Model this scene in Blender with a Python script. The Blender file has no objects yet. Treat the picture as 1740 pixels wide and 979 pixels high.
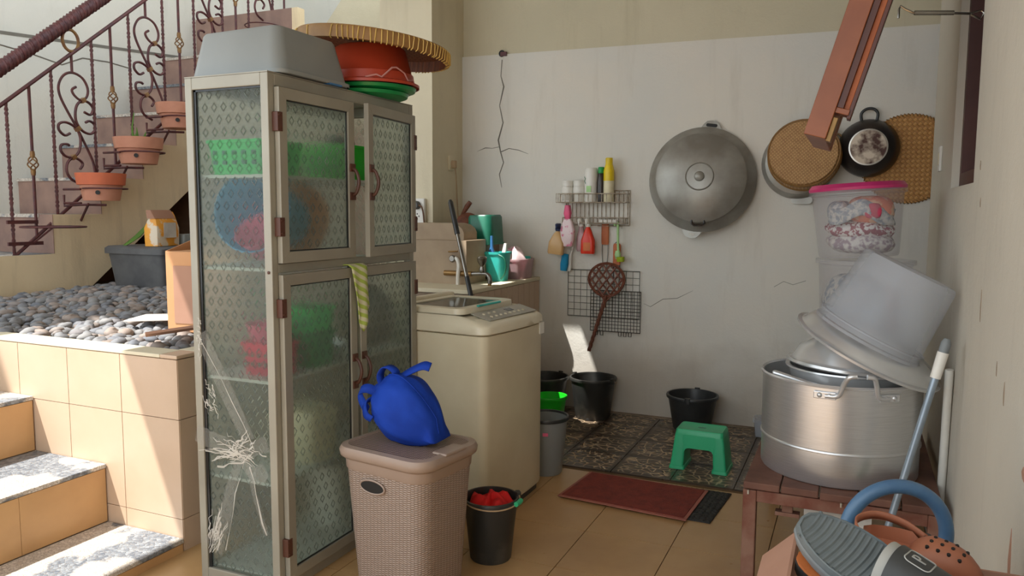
import bpy, math, random
from mathutils import Vector, Matrix, Euler
random.seed(7)
R = math.radians
PI = math.pi
scene = bpy.context.scene
COL = scene.collection

# ------------------------------------------------------------------ camera
CAM = (1.0934, -3.3276, 1.4812)
PITCH, ROLL, YAW, FPX = 0.098925, 0.004901, -0.4165, 1320.13
cd = bpy.data.cameras.new('camera'); cam = bpy.data.objects.new('camera', cd); COL.objects.link(cam)
_f = Vector((math.sin(YAW)*math.cos(PITCH), math.cos(YAW)*math.cos(PITCH), -math.sin(PITCH)))
_r = Vector((math.cos(YAW), -math.sin(YAW), 0)); _u = _r.cross(_f)
_r2 = _r*math.cos(ROLL)+_u*math.sin(ROLL); _u2 = -_r*math.sin(ROLL)+_u*math.cos(ROLL)
cam.matrix_world = Matrix(((_r2.x, _u2.x, -_f.x, CAM[0]), (_r2.y, _u2.y, -_f.y, CAM[1]), (_r2.z, _u2.z, -_f.z, CAM[2]), (0, 0, 0, 1)))
cd.sensor_fit = 'HORIZONTAL'; cd.sensor_width = 36.0; cd.lens = 36.0*FPX/1740.0
cd.clip_start = 0.02; cd.clip_end = 100
scene.camera = cam

# ------------------------------------------------------------------ world, sun, exposure
world = bpy.data.worlds.new('World'); scene.world = world; world.use_nodes = True
bg = world.node_tree.nodes['Background']; bg.inputs[0].default_value = (0.88, 0.95, 1.0, 1); bg.inputs[1].default_value = 2.1
SUN_DIR = Vector((0.385, 0.40, -1.0)).normalized()
sd = bpy.data.lights.new('sun', 'SUN'); sd.energy = 8.5; sd.angle = R(0.53); sd.color = (1.0, 0.965, 0.91)
sun = bpy.data.objects.new('sun', sd); COL.objects.link(sun); sun.location = (-4, -4, 8)
sun.rotation_euler = SUN_DIR.to_track_quat('-Z', 'Y').to_euler()
vs = scene.view_settings
vs.view_transform = 'Standard'; vs.look = 'None'; vs.exposure = 0.18; vs.gamma = 1.0; vs.use_curve_mapping = False
scene.cycles.max_bounces = 12; scene.cycles.transmission_bounces = 10; scene.cycles.transparent_max_bounces = 12
scene.cycles.diffuse_bounces = 5
scene.cycles.sample_clamp_indirect = 6.0

# ------------------------------------------------------------------ materials
def lin(c):
    return tuple(((x/255)/12.92 if x/255 <= 0.04045 else (((x/255)+0.055)/1.055)**2.4) for x in c)

class NT:
    def __init__(s, m): s.t = m.node_tree; s.n = s.t.nodes; s.l = s.t.links
    def node(s, typ, **kw):
        n = s.n.new(typ)
        for k, v in kw.items():
            if k.startswith('i_'):
                n.inputs[k[2:].replace('_', ' ')].default_value = v
            else: setattr(n, k, v)
        return n
    def link(s, a, b): s.l.new(a, b)
    def math(s, op, a, b=None, c=None):
        n = s.n.new('ShaderNodeMath'); n.operation = op
        for i, v in enumerate((a, b, c)):
            if v is None: continue
            if isinstance(v, (int, float)): n.inputs[i].default_value = v
            else: s.link(v, n.inputs[i])
        return n.outputs[0]
    def ramp(s, fac, stops):
        n = s.n.new('ShaderNodeValToRGB'); s.link(fac, n.inputs[0])
        el = n.color_ramp.elements
        while len(el) < len(stops): el.new(0.5)
        for e, (p, c) in zip(el, stops):
            e.position = p; e.color = (*c, 1) if len(c) == 3 else c
        return n.outputs[0]
    def mix(s, fac, a, b, blend='MIX'):
        n = s.n.new('ShaderNodeMix'); n.data_type = 'RGBA'; n.blend_type = blend
        for i, v in ((0, fac), (6, a), (7, b)):
            if isinstance(v, (int, float)): n.inputs[i].default_value = v
            elif isinstance(v, tuple): n.inputs[i].default_value = (*v, 1) if len(v) == 3 else v
            else: s.link(v, n.inputs[i])
        return n.outputs[2]
    def noise(s, co, scale, detail=4, rough=.55):
        n = s.n.new('ShaderNodeTexNoise'); n.inputs['Scale'].default_value = scale
        n.inputs['Detail'].default_value = detail; n.inputs['Roughness'].default_value = rough
        if co is not None: s.link(co, n.inputs['Vector'])
        return n.outputs['Fac']
    def bump(s, h, strength=.3, dist=.01):
        n = s.n.new('ShaderNodeBump'); n.inputs['Strength'].default_value = strength; n.inputs['Distance'].default_value = dist
        s.link(h, n.inputs['Height']); return n.outputs[0]

def base(name):
    m = bpy.data.materials.new(name); m.use_nodes = True
    nt = NT(m); b = nt.n['Principled BSDF']
    return m, nt, b
def objco(nt): return nt.node('ShaderNodeTexCoord').outputs['Object']
def geoco(nt): return nt.node('ShaderNodeNewGeometry').outputs['Position']

def mat(name, rgb, rough=.5, metal=0.0, rgb2=None, scale=6, lo=.35, hi=.65, bump=0, bscale=60, spec=None, coat=0, trans=0, world_co=False, bdist=.004, ior=None):
    m, nt, b = base(name)
    c = lin(rgb)
    co = geoco(nt) if world_co else objco(nt)
    if rgb2 is None: rgb2 = tuple(x*.86 for x in rgb)
    f = nt.noise(co, scale)
    colr = nt.ramp(f, [(lo, c), (hi, lin(rgb2))])
    nt.link(colr, b.inputs['Base Color'])
    b.inputs['Roughness'].default_value = rough; b.inputs['Metallic'].default_value = metal
    if spec is not None: b.inputs['Specular IOR Level'].default_value = spec
    if coat: b.inputs['Coat Weight'].default_value = coat
    if trans: b.inputs['Transmission Weight'].default_value = trans
    if ior: b.inputs['IOR'].default_value = ior
    if bump:
        nt.link(nt.bump(nt.noise(co, bscale, 3), bump, bdist), b.inputs['Normal'])
    return m

def wall_mat(name, c1, c2, stain, low=None):
    m, nt, b = base(name); co = geoco(nt)
    f = nt.noise(co, 1.3, 6, .6)
    col = nt.ramp(f, [(.35, lin(c1)), (.62, lin(c2))])
    mp = nt.node('ShaderNodeMapping'); nt.link(co, mp.inputs[0]); mp.inputs['Scale'].default_value = (5, 5, .7)
    g = nt.noise(mp.outputs[0], 1.6, 6, .65)
    gm = nt.ramp(g, [(.55, (0, 0, 0)), (.75, (1, 1, 1))])
    col = nt.mix(nt.math('MULTIPLY', gm, .28), col, lin(stain))
    if low:
        sx = nt.node('ShaderNodeSeparateXYZ'); nt.link(co, sx.inputs[0])
        d = nt.math('ADD', sx.outputs[2], nt.math('MULTIPLY', nt.noise(co, 3, 5), -.5))
        k = nt.ramp(d, [(-.0, (1, 1, 1)), (.35, (0, 0, 0))])
        col = nt.mix(nt.math('MULTIPLY', k, .45), col, lin(low))
    nt.link(col, b.inputs['Base Color']); b.inputs['Roughness'].default_value = .8
    h = nt.math('ADD', nt.noise(co, 9, 5), nt.math('MULTIPLY', nt.noise(co, 70, 3), .25))
    nt.link(nt.bump(h, .35, .012), b.inputs['Normal'])
    return m

M = {}
M['wall'] = wall_mat('wall_plaster', (222, 216, 204), (214, 212, 204), (184, 176, 160), (150, 132, 110))
M['wall_upper'] = wall_mat('wall_plaster_upper', (206, 197, 170), (198, 190, 164), (165, 155, 125))
M['wall_r'] = wall_mat('wall_paint_right', (205, 199, 184), (198, 192, 178), (170, 164, 150))
M['column'] = wall_mat('column_paint', (222, 212, 184), (214, 204, 178), (186, 174, 146))
M['wall_l'] = wall_mat('wall_stairwell', (218, 216, 205), (210, 210, 202), (178, 178, 168))
M['wall_l2'] = wall_mat('wall_stairwell_upper', (222, 219, 208), (214, 212, 202), (186, 184, 172))
M['stringer'] = wall_mat('stringer_plaster', (232, 212, 176), (222, 202, 166), (150, 128, 100))
M['riser'] = mat('riser_tile', (158, 128, 114), .45, rgb2=(134, 108, 100), scale=5, world_co=True)
M['cement'] = mat('cement', (150, 132, 112), .85, rgb2=(120, 104, 88), bump=.3)
M['block'] = mat('block_tan', (172, 152, 126), .7, rgb2=(156, 136, 112), scale=5)
M['grout'] = mat('grout', (120, 92, 62), .9)
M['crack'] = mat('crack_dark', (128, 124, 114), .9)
M['brown_dark'] = mat('understair_brown', (132, 98, 74), .8)
M['roof'] = mat('roof_board', (190, 180, 165), .8)

def tile_mat(name, c1, c2, rough=.28, dark=None):
    m, nt, b = base(name); co = geoco(nt)
    f = nt.noise(co, 2.2, 6, .6)
    col = nt.ramp(f, [(.3, lin(c1)), (.7, lin(c2))])
    if dark:
        g = nt.ramp(nt.noise(co, 1.1, 5), [(.5, (0, 0, 0)), (.7, (1, 1, 1))])
        col = nt.mix(nt.math('MULTIPLY', g, .35), col, lin(dark))
    nt.link(col, b.inputs['Base Color'])
    rr = nt.math('ADD', nt.math('MULTIPLY', nt.noise(co, 7, 4), .25), rough-.1)
    nt.link(rr, b.inputs['Roughness'])
    nt.link(nt.bump(nt.noise(co, 5, 3), .05, .01), b.inputs['Normal'])
    return m
M['tile'] = tile_mat('floor_tile_beige', (192, 154, 106), (178, 140, 94), .3, (150, 114, 76))
M['tile_wall'] = tile_mat('planter_tile', (204, 178, 154), (194, 168, 142), .4, (180, 152, 126))
M['tile_riser'] = tile_mat('step_riser_tile', (204, 162, 112), (186, 144, 98), .38, (144, 110, 76))

def stone_tile():
    m, nt, b = base('floor_tile_stone'); co = geoco(nt)
    v = nt.node('ShaderNodeTexVoronoi', feature='DISTANCE_TO_EDGE'); v.inputs['Scale'].default_value = 23
    mp = nt.node('ShaderNodeMapping'); nt.link(co, mp.inputs[0]); mp.inputs['Scale'].default_value = (.8, 1.0, 1)
    nt.link(mp.outputs[0], v.inputs['Vector'])
    e = nt.ramp(v.outputs['Distance'], [(.025, (1, 1, 1)), (.085, (0, 0, 0))])
    # stone field fades towards each tile's plain border
    sx = nt.node('ShaderNodeSeparateXYZ'); nt.link(co, sx.inputs[0])
    def cell(o, off):
        fr = nt.math('FRACT', nt.math('DIVIDE', nt.math('ADD', o, off), .343))
        return nt.math('ABSOLUTE', nt.math('SUBTRACT', fr, .5))
    dd = nt.math('MAXIMUM', cell(sx.outputs[0], .48+3.43), cell(sx.outputs[1], -.86+3.43))
    msk = nt.ramp(dd, [(.40, (1, 1, 1)), (.455, (0, 0, 0))])
    wear = nt.ramp(nt.noise(co, 3.0, 5), [(.3, (.35, .35, .35)), (.5, (1, 1, 1))])
    f = nt.math('MULTIPLY', nt.math('MULTIPLY', e, msk), wear)
    body = nt.ramp(nt.noise(co, 5, 5), [(.35, lin((70, 60, 52))), (.65, lin((92, 78, 64)))])
    col = nt.mix(f, body, lin((198, 172, 138)))
    nt.link(col, b.inputs['Base Color'])
    rr = nt.math('ADD', nt.math('MULTIPLY', nt.noise(co, 4, 4), .35), .12)
    nt.link(rr, b.inputs['Roughness'])
    hh = nt.math('MULTIPLY', nt.math('MINIMUM', v.outputs['Distance'], .15), msk)
    nt.link(nt.bump(hh, .55, .03), b.inputs['Normal'])
    return m
M['stone_tile'] = stone_tile()

def pebble_tread():
    m, nt, b = base('tread_pebble_terrazzo'); co = geoco(nt)
    v = nt.node('ShaderNodeTexVoronoi'); v.inputs['Scale'].default_value = 70; nt.link(co, v.inputs['Vector'])
    v2 = nt.node('ShaderNodeTexVoronoi', feature='DISTANCE_TO_EDGE'); v2.inputs['Scale'].default_value = 70; nt.link(co, v2.inputs['Vector'])
    n = nt.noise(co, 3.2, 2)
    patch = nt.ramp(n, [(.5, (0, 0, 0)), (.53, (1, 1, 1))])
    ca = nt.ramp(v.outputs['Color'], [(.2, lin((190, 180, 168))), (.8, lin((214, 206, 196)))])
    cb = nt.ramp(v.outputs['Color'], [(.2, lin((92, 100, 110))), (.8, lin((140, 146, 152)))])
    col = nt.mix(patch, ca, cb)
    ed = nt.ramp(v2.outputs['Distance'], [(.02, (1, 1, 1)), (.1, (0, 0, 0))])
    col = nt.mix(nt.math('MULTIPLY', ed, .6), col, lin((120, 114, 108)))
    nt.link(col, b.inputs['Base Color']); b.inputs['Roughness'].default_value = .5
    nt.link(nt.bump(nt.math('MINIMUM', v2.outputs['Distance'], .2), .6, .01), b.inputs['Normal'])
    return m
M['tread'] = pebble_tread()

def pebble_mat():
    m, nt, b = base('river_pebble'); oi = nt.node('ShaderNodeObjectInfo')
    co = objco(nt)
    g = nt.node('ShaderNodeNewGeometry')
    r = nt.math('FRACT', nt.math('ADD', oi.outputs['Random'], g.outputs['Random Per Island']))
    col = nt.ramp(r, [(0, lin((118, 120, 124))), (.35, lin((140, 138, 136))), (.6, lin((104, 108, 116))), (.82, lin((156, 140, 128))), (1, lin((128, 116, 108)))])
    col = nt.mix(nt.math('MULTIPLY', nt.noise(co, 14, 4), .35), col, lin((92, 92, 96)))
    nt.link(col, b.inputs['Base Color']); b.inputs['Roughness'].default_value = .75
    return m
M['pebble'] = pebble_mat()

M['alu'] = mat('aluminium_frame', (160, 156, 142), .42, .25, rgb2=(148, 143, 130), scale=3)
M['alu_in'] = mat('cabinet_lining', (206, 208, 202), .6, 0, rgb2=(192, 194, 188))
M['brown_metal'] = mat('brown_plastic_fitting', (88, 52, 38), .45)
M['bronze'] = mat('dark_bronze_handle', (96, 74, 56), .4, .4)
M['white_pl'] = mat('white_plastic', (232, 230, 222), .35, rgb2=(222, 219, 210))
M['cream_pl'] = mat('cream_enamel', (222, 212, 184), .35, rgb2=(212, 200, 170), scale=3)
M['wm_top'] = mat('cream_plastic', (228, 220, 196), .3, rgb2=(220, 211, 186), scale=4)
M['wm_panel'] = mat('grey_control_panel', (176, 172, 158), .4)
M['grey_pl'] = mat('grey_plastic_tub', (142, 146, 144), .42, rgb2=(134, 138, 136), scale=3)
M['red_pl'] = mat('red_orange_plastic', (186, 70, 40), .4, rgb2=(172, 60, 34), scale=4)
M['pink_torn'] = mat('torn_pink_edge', (226, 160, 150), .6)
M['green_pl'] = mat('green_plastic', (24, 150, 76), .35)
M['green_br'] = mat('bright_green_plastic', (34, 205, 40), .35, rgb2=(28, 190, 36), trans=.1)
M['stool'] = mat('stool_green_plastic', (58, 188, 132), .38, rgb2=(50, 176, 122), scale=4)
M['blue_pl'] = mat('blue_plastic', (60, 120, 178), .4)
M['teal_pl'] = mat('teal_plastic', (64, 200, 190), .35)
M['dkgreen_pl'] = mat('dark_green_plastic', (24, 112, 88), .4)
M['black_pl'] = mat('black_plastic', (40, 42, 44), .38, rgb2=(54, 55, 54), scale=9, bump=.06)
M['black_worn'] = mat('worn_black_plastic', (44, 44, 42), .42, rgb2=(84, 80, 72), scale=7, lo=.5, hi=.8, bump=.1)
M['pink_pl'] = mat('pink_lid_plastic', (224, 60, 128), .35)
M['hamper'] = None
M['bag'] = None
M['rust'] = mat('rusted_steel', (112, 62, 46), .75, .1, rgb2=(140, 104, 86), scale=9, bump=.3)
M['wood_top'] = mat('red_brown_board', (118, 80, 64), .7, rgb2=(92, 58, 46), scale=7, bump=.2, bscale=20)
M['steel'] = None
M['alu_pot'] = mat('pot_aluminium', (224, 226, 228), .26, .6, rgb2=(212, 214, 216), scale=5, bump=.03, bscale=20)
M['alu_old'] = mat('cast_aluminium_old', (168, 166, 158), .38, .35, rgb2=(138, 133, 124), scale=4, bump=.1, bscale=25)
M['blackpan'] = mat('burnt_black_pan', (48, 46, 48), .3, .3, rgb2=(66, 58, 54), scale=9)
M['panbase'] = mat('burnt_pan_base', (196, 180, 160), .45, .4, rgb2=(74, 46, 36), scale=9, lo=.42, hi=.55)
M['panring'] = mat('pan_steel_ring', (196, 190, 180), .3, .8)
M['iron'] = mat('painted_wrought_iron', (96, 50, 48), .5, .2, rgb2=(74, 44, 48), scale=20)
M['iron_gold'] = mat('iron_gold_collar', (138, 104, 60), .5, .3, rgb2=(110, 72, 48), scale=20)
M['terra'] = mat('terracotta', (204, 108, 72), .75, rgb2=(186, 100, 70), scale=6, bump=.15)
M['terra2'] = mat('terracotta_pale', (200, 142, 116), .75, rgb2=(184, 126, 102), scale=6, bump=.15)
M['card'] = mat('cardboard', (202, 150, 106), .8, rgb2=(192, 140, 96), scale=4)
M['card_pale'] = mat('cardboard_pale', (176, 134, 112), .8, rgb2=(166, 124, 102), scale=4)
M['paper'] = mat('paper_white', (220, 214, 204), .8)
M['black_box'] = mat('dusty_grey_plastic', (92, 92, 92), .55, rgb2=(76, 76, 78), scale=8)
M['wire'] = mat('wire_rack_steel', (206, 198, 184), .4, .4, rgb2=(160, 142, 120), scale=30)
M['wire_dk'] = mat('dark_wire', (70, 66, 62), .5, .4)
M['wire_lt'] = mat('zinc_wire', (128, 130, 124), .4, .6)
M['rattan'] = mat('rattan_brown', (130, 78, 56), .55, rgb2=(104, 60, 46), scale=30, bump=.2)
M['wood'] = mat('orange_wood_handle', (190, 106, 58), .55, rgb2=(172, 92, 50), scale=12)
M['sash'] = mat('sash_wood', (150, 86, 50), .4, rgb2=(134, 74, 42), scale=5)
M['sash_dk'] = mat('sash_wood_dark', (92, 46, 32), .4, rgb2=(80, 40, 28), scale=5)
M['frame_br'] = mat('window_frame_brown', (84, 44, 34), .5, rgb2=(76, 38, 30))
M['red_cloth'] = mat('red_cloth', (214, 28, 26), .8, bump=.3, bscale=25)
M['chrome'] = mat('tap_metal', (150, 146, 138), .25, .9)
M['brass'] = mat('brass_pipe', (150, 116, 70), .4, .6)
M['cable'] = mat('beige_cable', (192, 164, 128), .6)
M['cable_br'] = mat('brown_cable', (116, 84, 62), .6)
M['redsw'] = mat('red_switch', (196, 32, 36), .4)
M['pole_blue'] = mat('blue_grey_pole', (150, 164, 176), .3, .4)
M['hoop'] = mat('blue_hoop_plastic', (82, 116, 148), .4, rgb2=(70, 104, 138), scale=20)
M['slide'] = None
M['slide_side'] = mat('slide_grey_edge', (132, 138, 140), .5)
M['strap_dk'] = mat('slide_strap_dark', (56, 58, 58), .5)
M['strap_lt'] = mat('slide_strap_light', (172, 172, 166), .5)
M['clog'] = mat('clog_brown', (166, 104, 76), .55, rgb2=(154, 94, 68), scale=8)
M['sandal_or'] = mat('sandal_orange_footbed', (206, 118, 62), .6)
M['yellow'] = mat('yellow_plastic', (240, 208, 30), .4)
M['yellow_pale'] = mat('cream_label', (236, 226, 190), .45)
M['bottle_dk'] = mat('dark_bottle', (52, 44, 40), .25)
M['amber'] = mat('amber_liquid_bottle', (216, 176, 122), .3, rgb2=(206, 164, 108))
M['orange_red'] = mat('red_spray_bottle', (226, 58, 30), .3, rgb2=(216, 50, 26))
M['orange_lab'] = mat('orange_label', (222, 120, 62), .5)
M['brushblue'] = mat('blue_bristle', (28, 150, 200), .8, bump=.8, bscale=160)
M['ltgreen'] = mat('pale_green_plastic', (178, 222, 150), .4)
M['lime'] = mat('lime_bristle', (176, 196, 36), .8, bump=.6, bscale=160)
M['pinkbag'] = mat('pink_flower_pack', (236, 214, 216), .35, rgb2=(214, 120, 150), scale=24, lo=.55, hi=.62)
M['clearpink'] = mat('pinkish_clear', (240, 200, 204), .25, trans=.5)
M['leaf'] = mat('leaf_green', (92, 130, 52), .6)
M['soil'] = mat('soil', (66, 52, 42), .9, bump=.6)
M['navy'] = mat('navy_plastic', (40, 54, 92), .45)
M['lens'] = mat('dark_display', (34, 36, 38), .2)
M['maroon'] = mat('maroon_cloth', (150, 72, 88), .8, rgb2=(230, 226, 222), scale=48, lo=.48, hi=.52)
M['floral'] = mat('orange_floral_cloth', (230, 132, 98), .8, rgb2=(236, 190, 150), scale=18, lo=.48, hi=.54)
M['pinkcloth'] = mat('rose_cloth', (206, 66, 96), .8)
M['whitecloth'] = mat('white_cloth', (222, 220, 214), .8, rgb2=(158, 140, 150), scale=44, lo=.45, hi=.58)
M['bluecloth'] = mat('slate_cloth', (150, 160, 168), .8, rgb2=(206, 204, 198), scale=45, lo=.44, hi=.56)
M['bag_yel'] = mat('orange_pack', (226, 156, 52), .5, rgb2=(216, 200, 176), scale=10, lo=.5, hi=.56)
M['orange_pl'] = mat('orange_plate', (222, 150, 92), .45)
M['cyan_pl'] = mat('cyan_plastic', (12, 160, 214), .4)
M['rose_pl'] = mat('rose_plastic', (240, 96, 140), .4)
M['crimson'] = mat('crimson_plastic', (226, 24, 74), .4)
M['mint_pl'] = mat('mint_green_plastic', (20, 210, 100), .4)
M['redmesh'] = mat('red_mesh_mat', (186, 62, 64), .7, rgb2=(220, 150, 140), scale=60, lo=.5, hi=.56)
M['lampblack'] = mat('soot_black', (24, 24, 24), .6)

def steel_brushed():
    m, nt, b = base('brushed_aluminium'); co = objco(nt)
    mp = nt.node('ShaderNodeMapping'); nt.link(co, mp.inputs[0]); mp.inputs['Scale'].default_value = (2, 2, 90)
    n = nt.noise(mp.outputs[0], 5, 3)
    col = nt.ramp(n, [(.3, lin((222, 223, 224))), (.7, lin((206, 207, 208)))])
    nt.link(col, b.inputs['Base Color']); b.inputs['Metallic'].default_value = .8
    b.inputs['Roughness'].default_value = .3; b.inputs['Anisotropic'].default_value = .5
    nt.link(nt.bump(n, .06, .004), b.inputs['Normal'])
    return m
M['steel'] = steel_brushed()

def hamper_mat():
    m, nt, b = base('woven_taupe_plastic'); co = objco(nt)
    sx = nt.node('ShaderNodeSeparateXYZ'); nt.link(co, sx.inputs[0])
    hh = nt.math('ADD', sx.outputs[0], sx.outputs[1])
    cu = nt.math('DIVIDE', hh, .018); cv = nt.math('DIVIDE', sx.outputs[2], .0085)
    row = nt.math('FLOOR', cu)
    par = nt.math('MULTIPLY', nt.math('MODULO', nt.math('ABSOLUTE', row), 2), .5)
    fv = nt.math('ABSOLUTE', nt.math('SUBTRACT', nt.math('FRACT', nt.math('ADD', cv, par)), .5))
    fu = nt.math('ABSOLUTE', nt.math('SUBTRACT', nt.math('FRACT', cu), .5))
    h = nt.math('SUBTRACT', 1.0, nt.math('MAXIMUM', nt.math('MULTIPLY', fv, 2), nt.math('POWER', nt.math('MULTIPLY', fu, 2), 3)))
    col = nt.ramp(h, [(.0, lin((112, 94, 82))), (.5, lin((164, 144, 130)))])
    nt.link(col, b.inputs['Base Color']); b.inputs['Roughness'].default_value = .45
    nt.link(nt.bump(h, .55, .006), b.inputs['Normal'])
    return m
M['hamper'] = hamper_mat()
def hamper_lid_mat():
    m, nt, b = base('woven_taupe_lid'); co = objco(nt)
    sx = nt.node('ShaderNodeSeparateXYZ'); nt.link(co, sx.inputs[0])
    cu = nt.math('DIVIDE', sx.outputs[1], .016); cv = nt.math('DIVIDE', sx.outputs[0], .009)
    par = nt.math('MULTIPLY', nt.math('MODULO', nt.math('ABSOLUTE', nt.math('FLOOR', cu)), 2), .5)
    fv = nt.math('ABSOLUTE', nt.math('SUBTRACT', nt.math('FRACT', nt.math('ADD', cv, par)), .5))
    fu = nt.math('ABSOLUTE', nt.math('SUBTRACT', nt.math('FRACT', cu), .5))
    h = nt.math('SUBTRACT', 1.0, nt.math('MAXIMUM', nt.math('MULTIPLY', fv, 2), nt.math('MULTIPLY', fu, 2)))
    col = nt.ramp(h, [(.05, lin((70, 56, 48))), (.4, lin((164, 140, 126)))])
    nt.link(col, b.inputs['Base Color']); b.inputs['Roughness'].default_value = .45
    nt.link(nt.bump(h, .5, .006), b.inputs['Normal'])
    return m
M['hamper_lid'] = hamper_lid_mat()
M['hamper_rim'] = mat('taupe_plastic', (156, 136, 122), .4, rgb2=(148, 128, 114), scale=3)

def weave_mat(name, c1, c2, s, diag=True, rough=.6):
    m, nt, b = base(name); co = objco(nt)
    mp = nt.node('ShaderNodeMapping'); nt.link(co, mp.inputs[0])
    if diag: mp.inputs['Rotation'].default_value = (0, 0, R(45))
    sx = nt.node('ShaderNodeSeparateXYZ'); nt.link(mp.outputs[0], sx.inputs[0])
    u = nt.math('DIVIDE', sx.outputs[0], s); v = nt.math('DIVIDE', sx.outputs[1], s)
    chk = nt.math('MODULO', nt.math('ABSOLUTE', nt.math('ADD', nt.math('FLOOR', u), nt.math('FLOOR', v))), 2)
    fu = nt.math('SUBTRACT', 1, nt.math('ABSOLUTE', nt.math('SUBTRACT', nt.math('MULTIPLY', nt.math('FRACT', u), 2), 1)))
    fv = nt.math('SUBTRACT', 1, nt.math('ABSOLUTE', nt.math('SUBTRACT', nt.math('MULTIPLY', nt.math('FRACT', v), 2), 1)))
    h = nt.math('ADD', nt.math('MULTIPLY', chk, fu), nt.math('MULTIPLY', nt.math('SUBTRACT', 1, chk), fv))
    f = nt.math('ADD', nt.math('MULTIPLY', nt.noise(co, 30, 3), .6), nt.math('MULTIPLY', chk, .35))
    col = nt.ramp(f, [(.2, lin(c1)), (.75, lin(c2))])
    dk = nt.ramp(h, [(.0, (.45, .45, .45)), (.35, (1, 1, 1))])
    col = nt.mix(1.0, col, dk, 'MULTIPLY')
    nt.link(col, b.inputs['Base Color']); b.inputs['Roughness'].default_value = rough
    nt.link(nt.bump(h, .5, .004), b.inputs['Normal'])
    return m
M['tampah'] = weave_mat('bamboo_weave_tray', (150, 102, 52), (178, 126, 66), .016)
M['tampah_dk'] = weave_mat('bamboo_weave_dark', (120, 70, 46), (142, 86, 54), .02)
M['tray'] = weave_mat('bamboo_weave_wall_tray', (172, 118, 60), (204, 152, 84), .02)
M['sieve'] = weave_mat('bamboo_sieve_weave', (168, 124, 80), (204, 162, 108), .011, False)
M['bamboo_rim'] = mat('bamboo_rim', (146, 108, 58), .55, rgb2=(128, 92, 48), scale=12)
M['stitch'] = mat('pale_cane_stitch', (222, 186, 104), .55)

def cloth_mat(name, c, c2):
    m, nt, b = base(name); co = objco(nt)
    n = nt.noise(co, 6, 4)
    nt.link(nt.ramp(n, [(.35, lin(c)), (.65, lin(c2))]), b.inputs['Base Color'])
    b.inputs['Roughness'].default_value = .75; b.inputs['Specular IOR Level'].default_value = .2
    w = nt.noise(co, 500, 1)
    nt.link(nt.bump(nt.math('ADD', nt.math('MULTIPLY', n, 1.0), nt.math('MULTIPLY', w, .05)), .35, .02), b.inputs['Normal'])
    return m
M['bag'] = cloth_mat('blue_nonwoven_cloth', (24, 64, 166), (18, 52, 144))
def rag_mat():
    m, nt, b = base('striped_green_rag'); co = objco(nt)
    sx = nt.node('ShaderNodeSeparateXYZ'); nt.link(co, sx.inputs[0])
    s = nt.math('FRACT', nt.math('ADD', nt.math('DIVIDE', nt.math('ADD', sx.outputs[2], nt.math('MULTIPLY', sx.outputs[1], .5)), .035), nt.math('MULTIPLY', nt.noise(co, 8, 2), .6)))
    col = nt.ramp(s, [(.45, lin((166, 186, 84))), (.55, lin((206, 204, 170)))])
    nt.link(col, b.inputs['Base Color']); b.inputs['Roughness'].default_value = .9
    return m
M['rag'] = rag_mat()

def mat_red():
    m, nt, b = base('red_loop_doormat'); co = geoco(nt)
    n = nt.noise(co, 220, 3); n2 = nt.noise(co, 25, 5)
    col = nt.ramp(n2, [(.35, lin((146, 62, 48))), (.65, lin((124, 52, 42)))])
    nt.link(col, b.inputs['Base Color']); b.inputs['Roughness'].default_value = .95
    nt.link(nt.bump(nt.math('ADD', n, n2), .9, .008), b.inputs['Normal'])
    return m
M['doormat'] = mat_red()
M['doormat_edge'] = mat('doormat_border', (176, 108, 92), .8)
M['rubber'] = mat('black_rubber', (46, 44, 42), .7, bump=.3, bscale=40)

def glass_pattern(name):
    m, nt, b = base(name); co = objco(nt)
    sx = nt.node('ShaderNodeSeparateXYZ'); nt.link(co, sx.inputs[0])
    hz = nt.math('ADD', sx.outputs[0], sx.outputs[1])
    u = nt.math('DIVIDE', hz, .046); v = nt.math('DIVIDE', sx.outputs[2], .046)
    par = nt.math('MULTIPLY', nt.math('MODULO', nt.math('ABSOLUTE', nt.math('FLOOR', v)), 2), .5)
    fu = nt.math('ABSOLUTE', nt.math('SUBTRACT', nt.math('FRACT', nt.math('ADD', u, par)), .5))
    fv = nt.math('ABSOLUTE', nt.math('SUBTRACT', nt.math('FRACT', v), .5))
    d = nt.math('ADD', fu, nt.math('MULTIPLY', fv, .8))
    ring = nt.math('SUBTRACT', 1, nt.math('MINIMUM', nt.math('MULTIPLY', nt.math('ABSOLUTE', nt.math('SUBTRACT', d, .27)), 14), 1))
    fine = nt.noise(co, 130, 2)
    h = nt.math('ADD', ring, nt.math('MULTIPLY', fine, .7))
    col = nt.mix(nt.math('MULTIPLY', ring, .42), lin((236, 243, 237)), lin((120, 136, 124)))
    nt.link(col, b.inputs['Base Color'])
    b.inputs['Transmission Weight'].default_value = 1.0
    b.inputs['Roughness'].default_value = .16; b.inputs['IOR'].default_value = 1.25
    bp = nt.bump(h, .5, .005)
    nt.link(bp, b.inputs['Normal'])
    df = nt.node('ShaderNodeBsdfTranslucent'); df.inputs[0].default_value = (*lin((206, 216, 204)), 1)
    dd = nt.node('ShaderNodeBsdfDiffuse'); dd.inputs[0].default_value = (*lin((184, 194, 190)), 1)
    a1 = nt.node('ShaderNodeMixShader'); a1.inputs[0].default_value = .4
    nt.link(df.outputs[0], a1.inputs[1]); nt.link(dd.outputs[0], a1.inputs[2])
    ms = nt.node('ShaderNodeMixShader'); ms.inputs[0].default_value = .15
    nt.link(b.outputs[0], ms.inputs[1]); nt.link(a1.outputs[0], ms.inputs[2])
    nt.link(ms.outputs[0], nt.n['Material Output'].inputs[0])
    return m
M['glass_pat'] = glass_pattern('patterned_glass')

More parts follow.
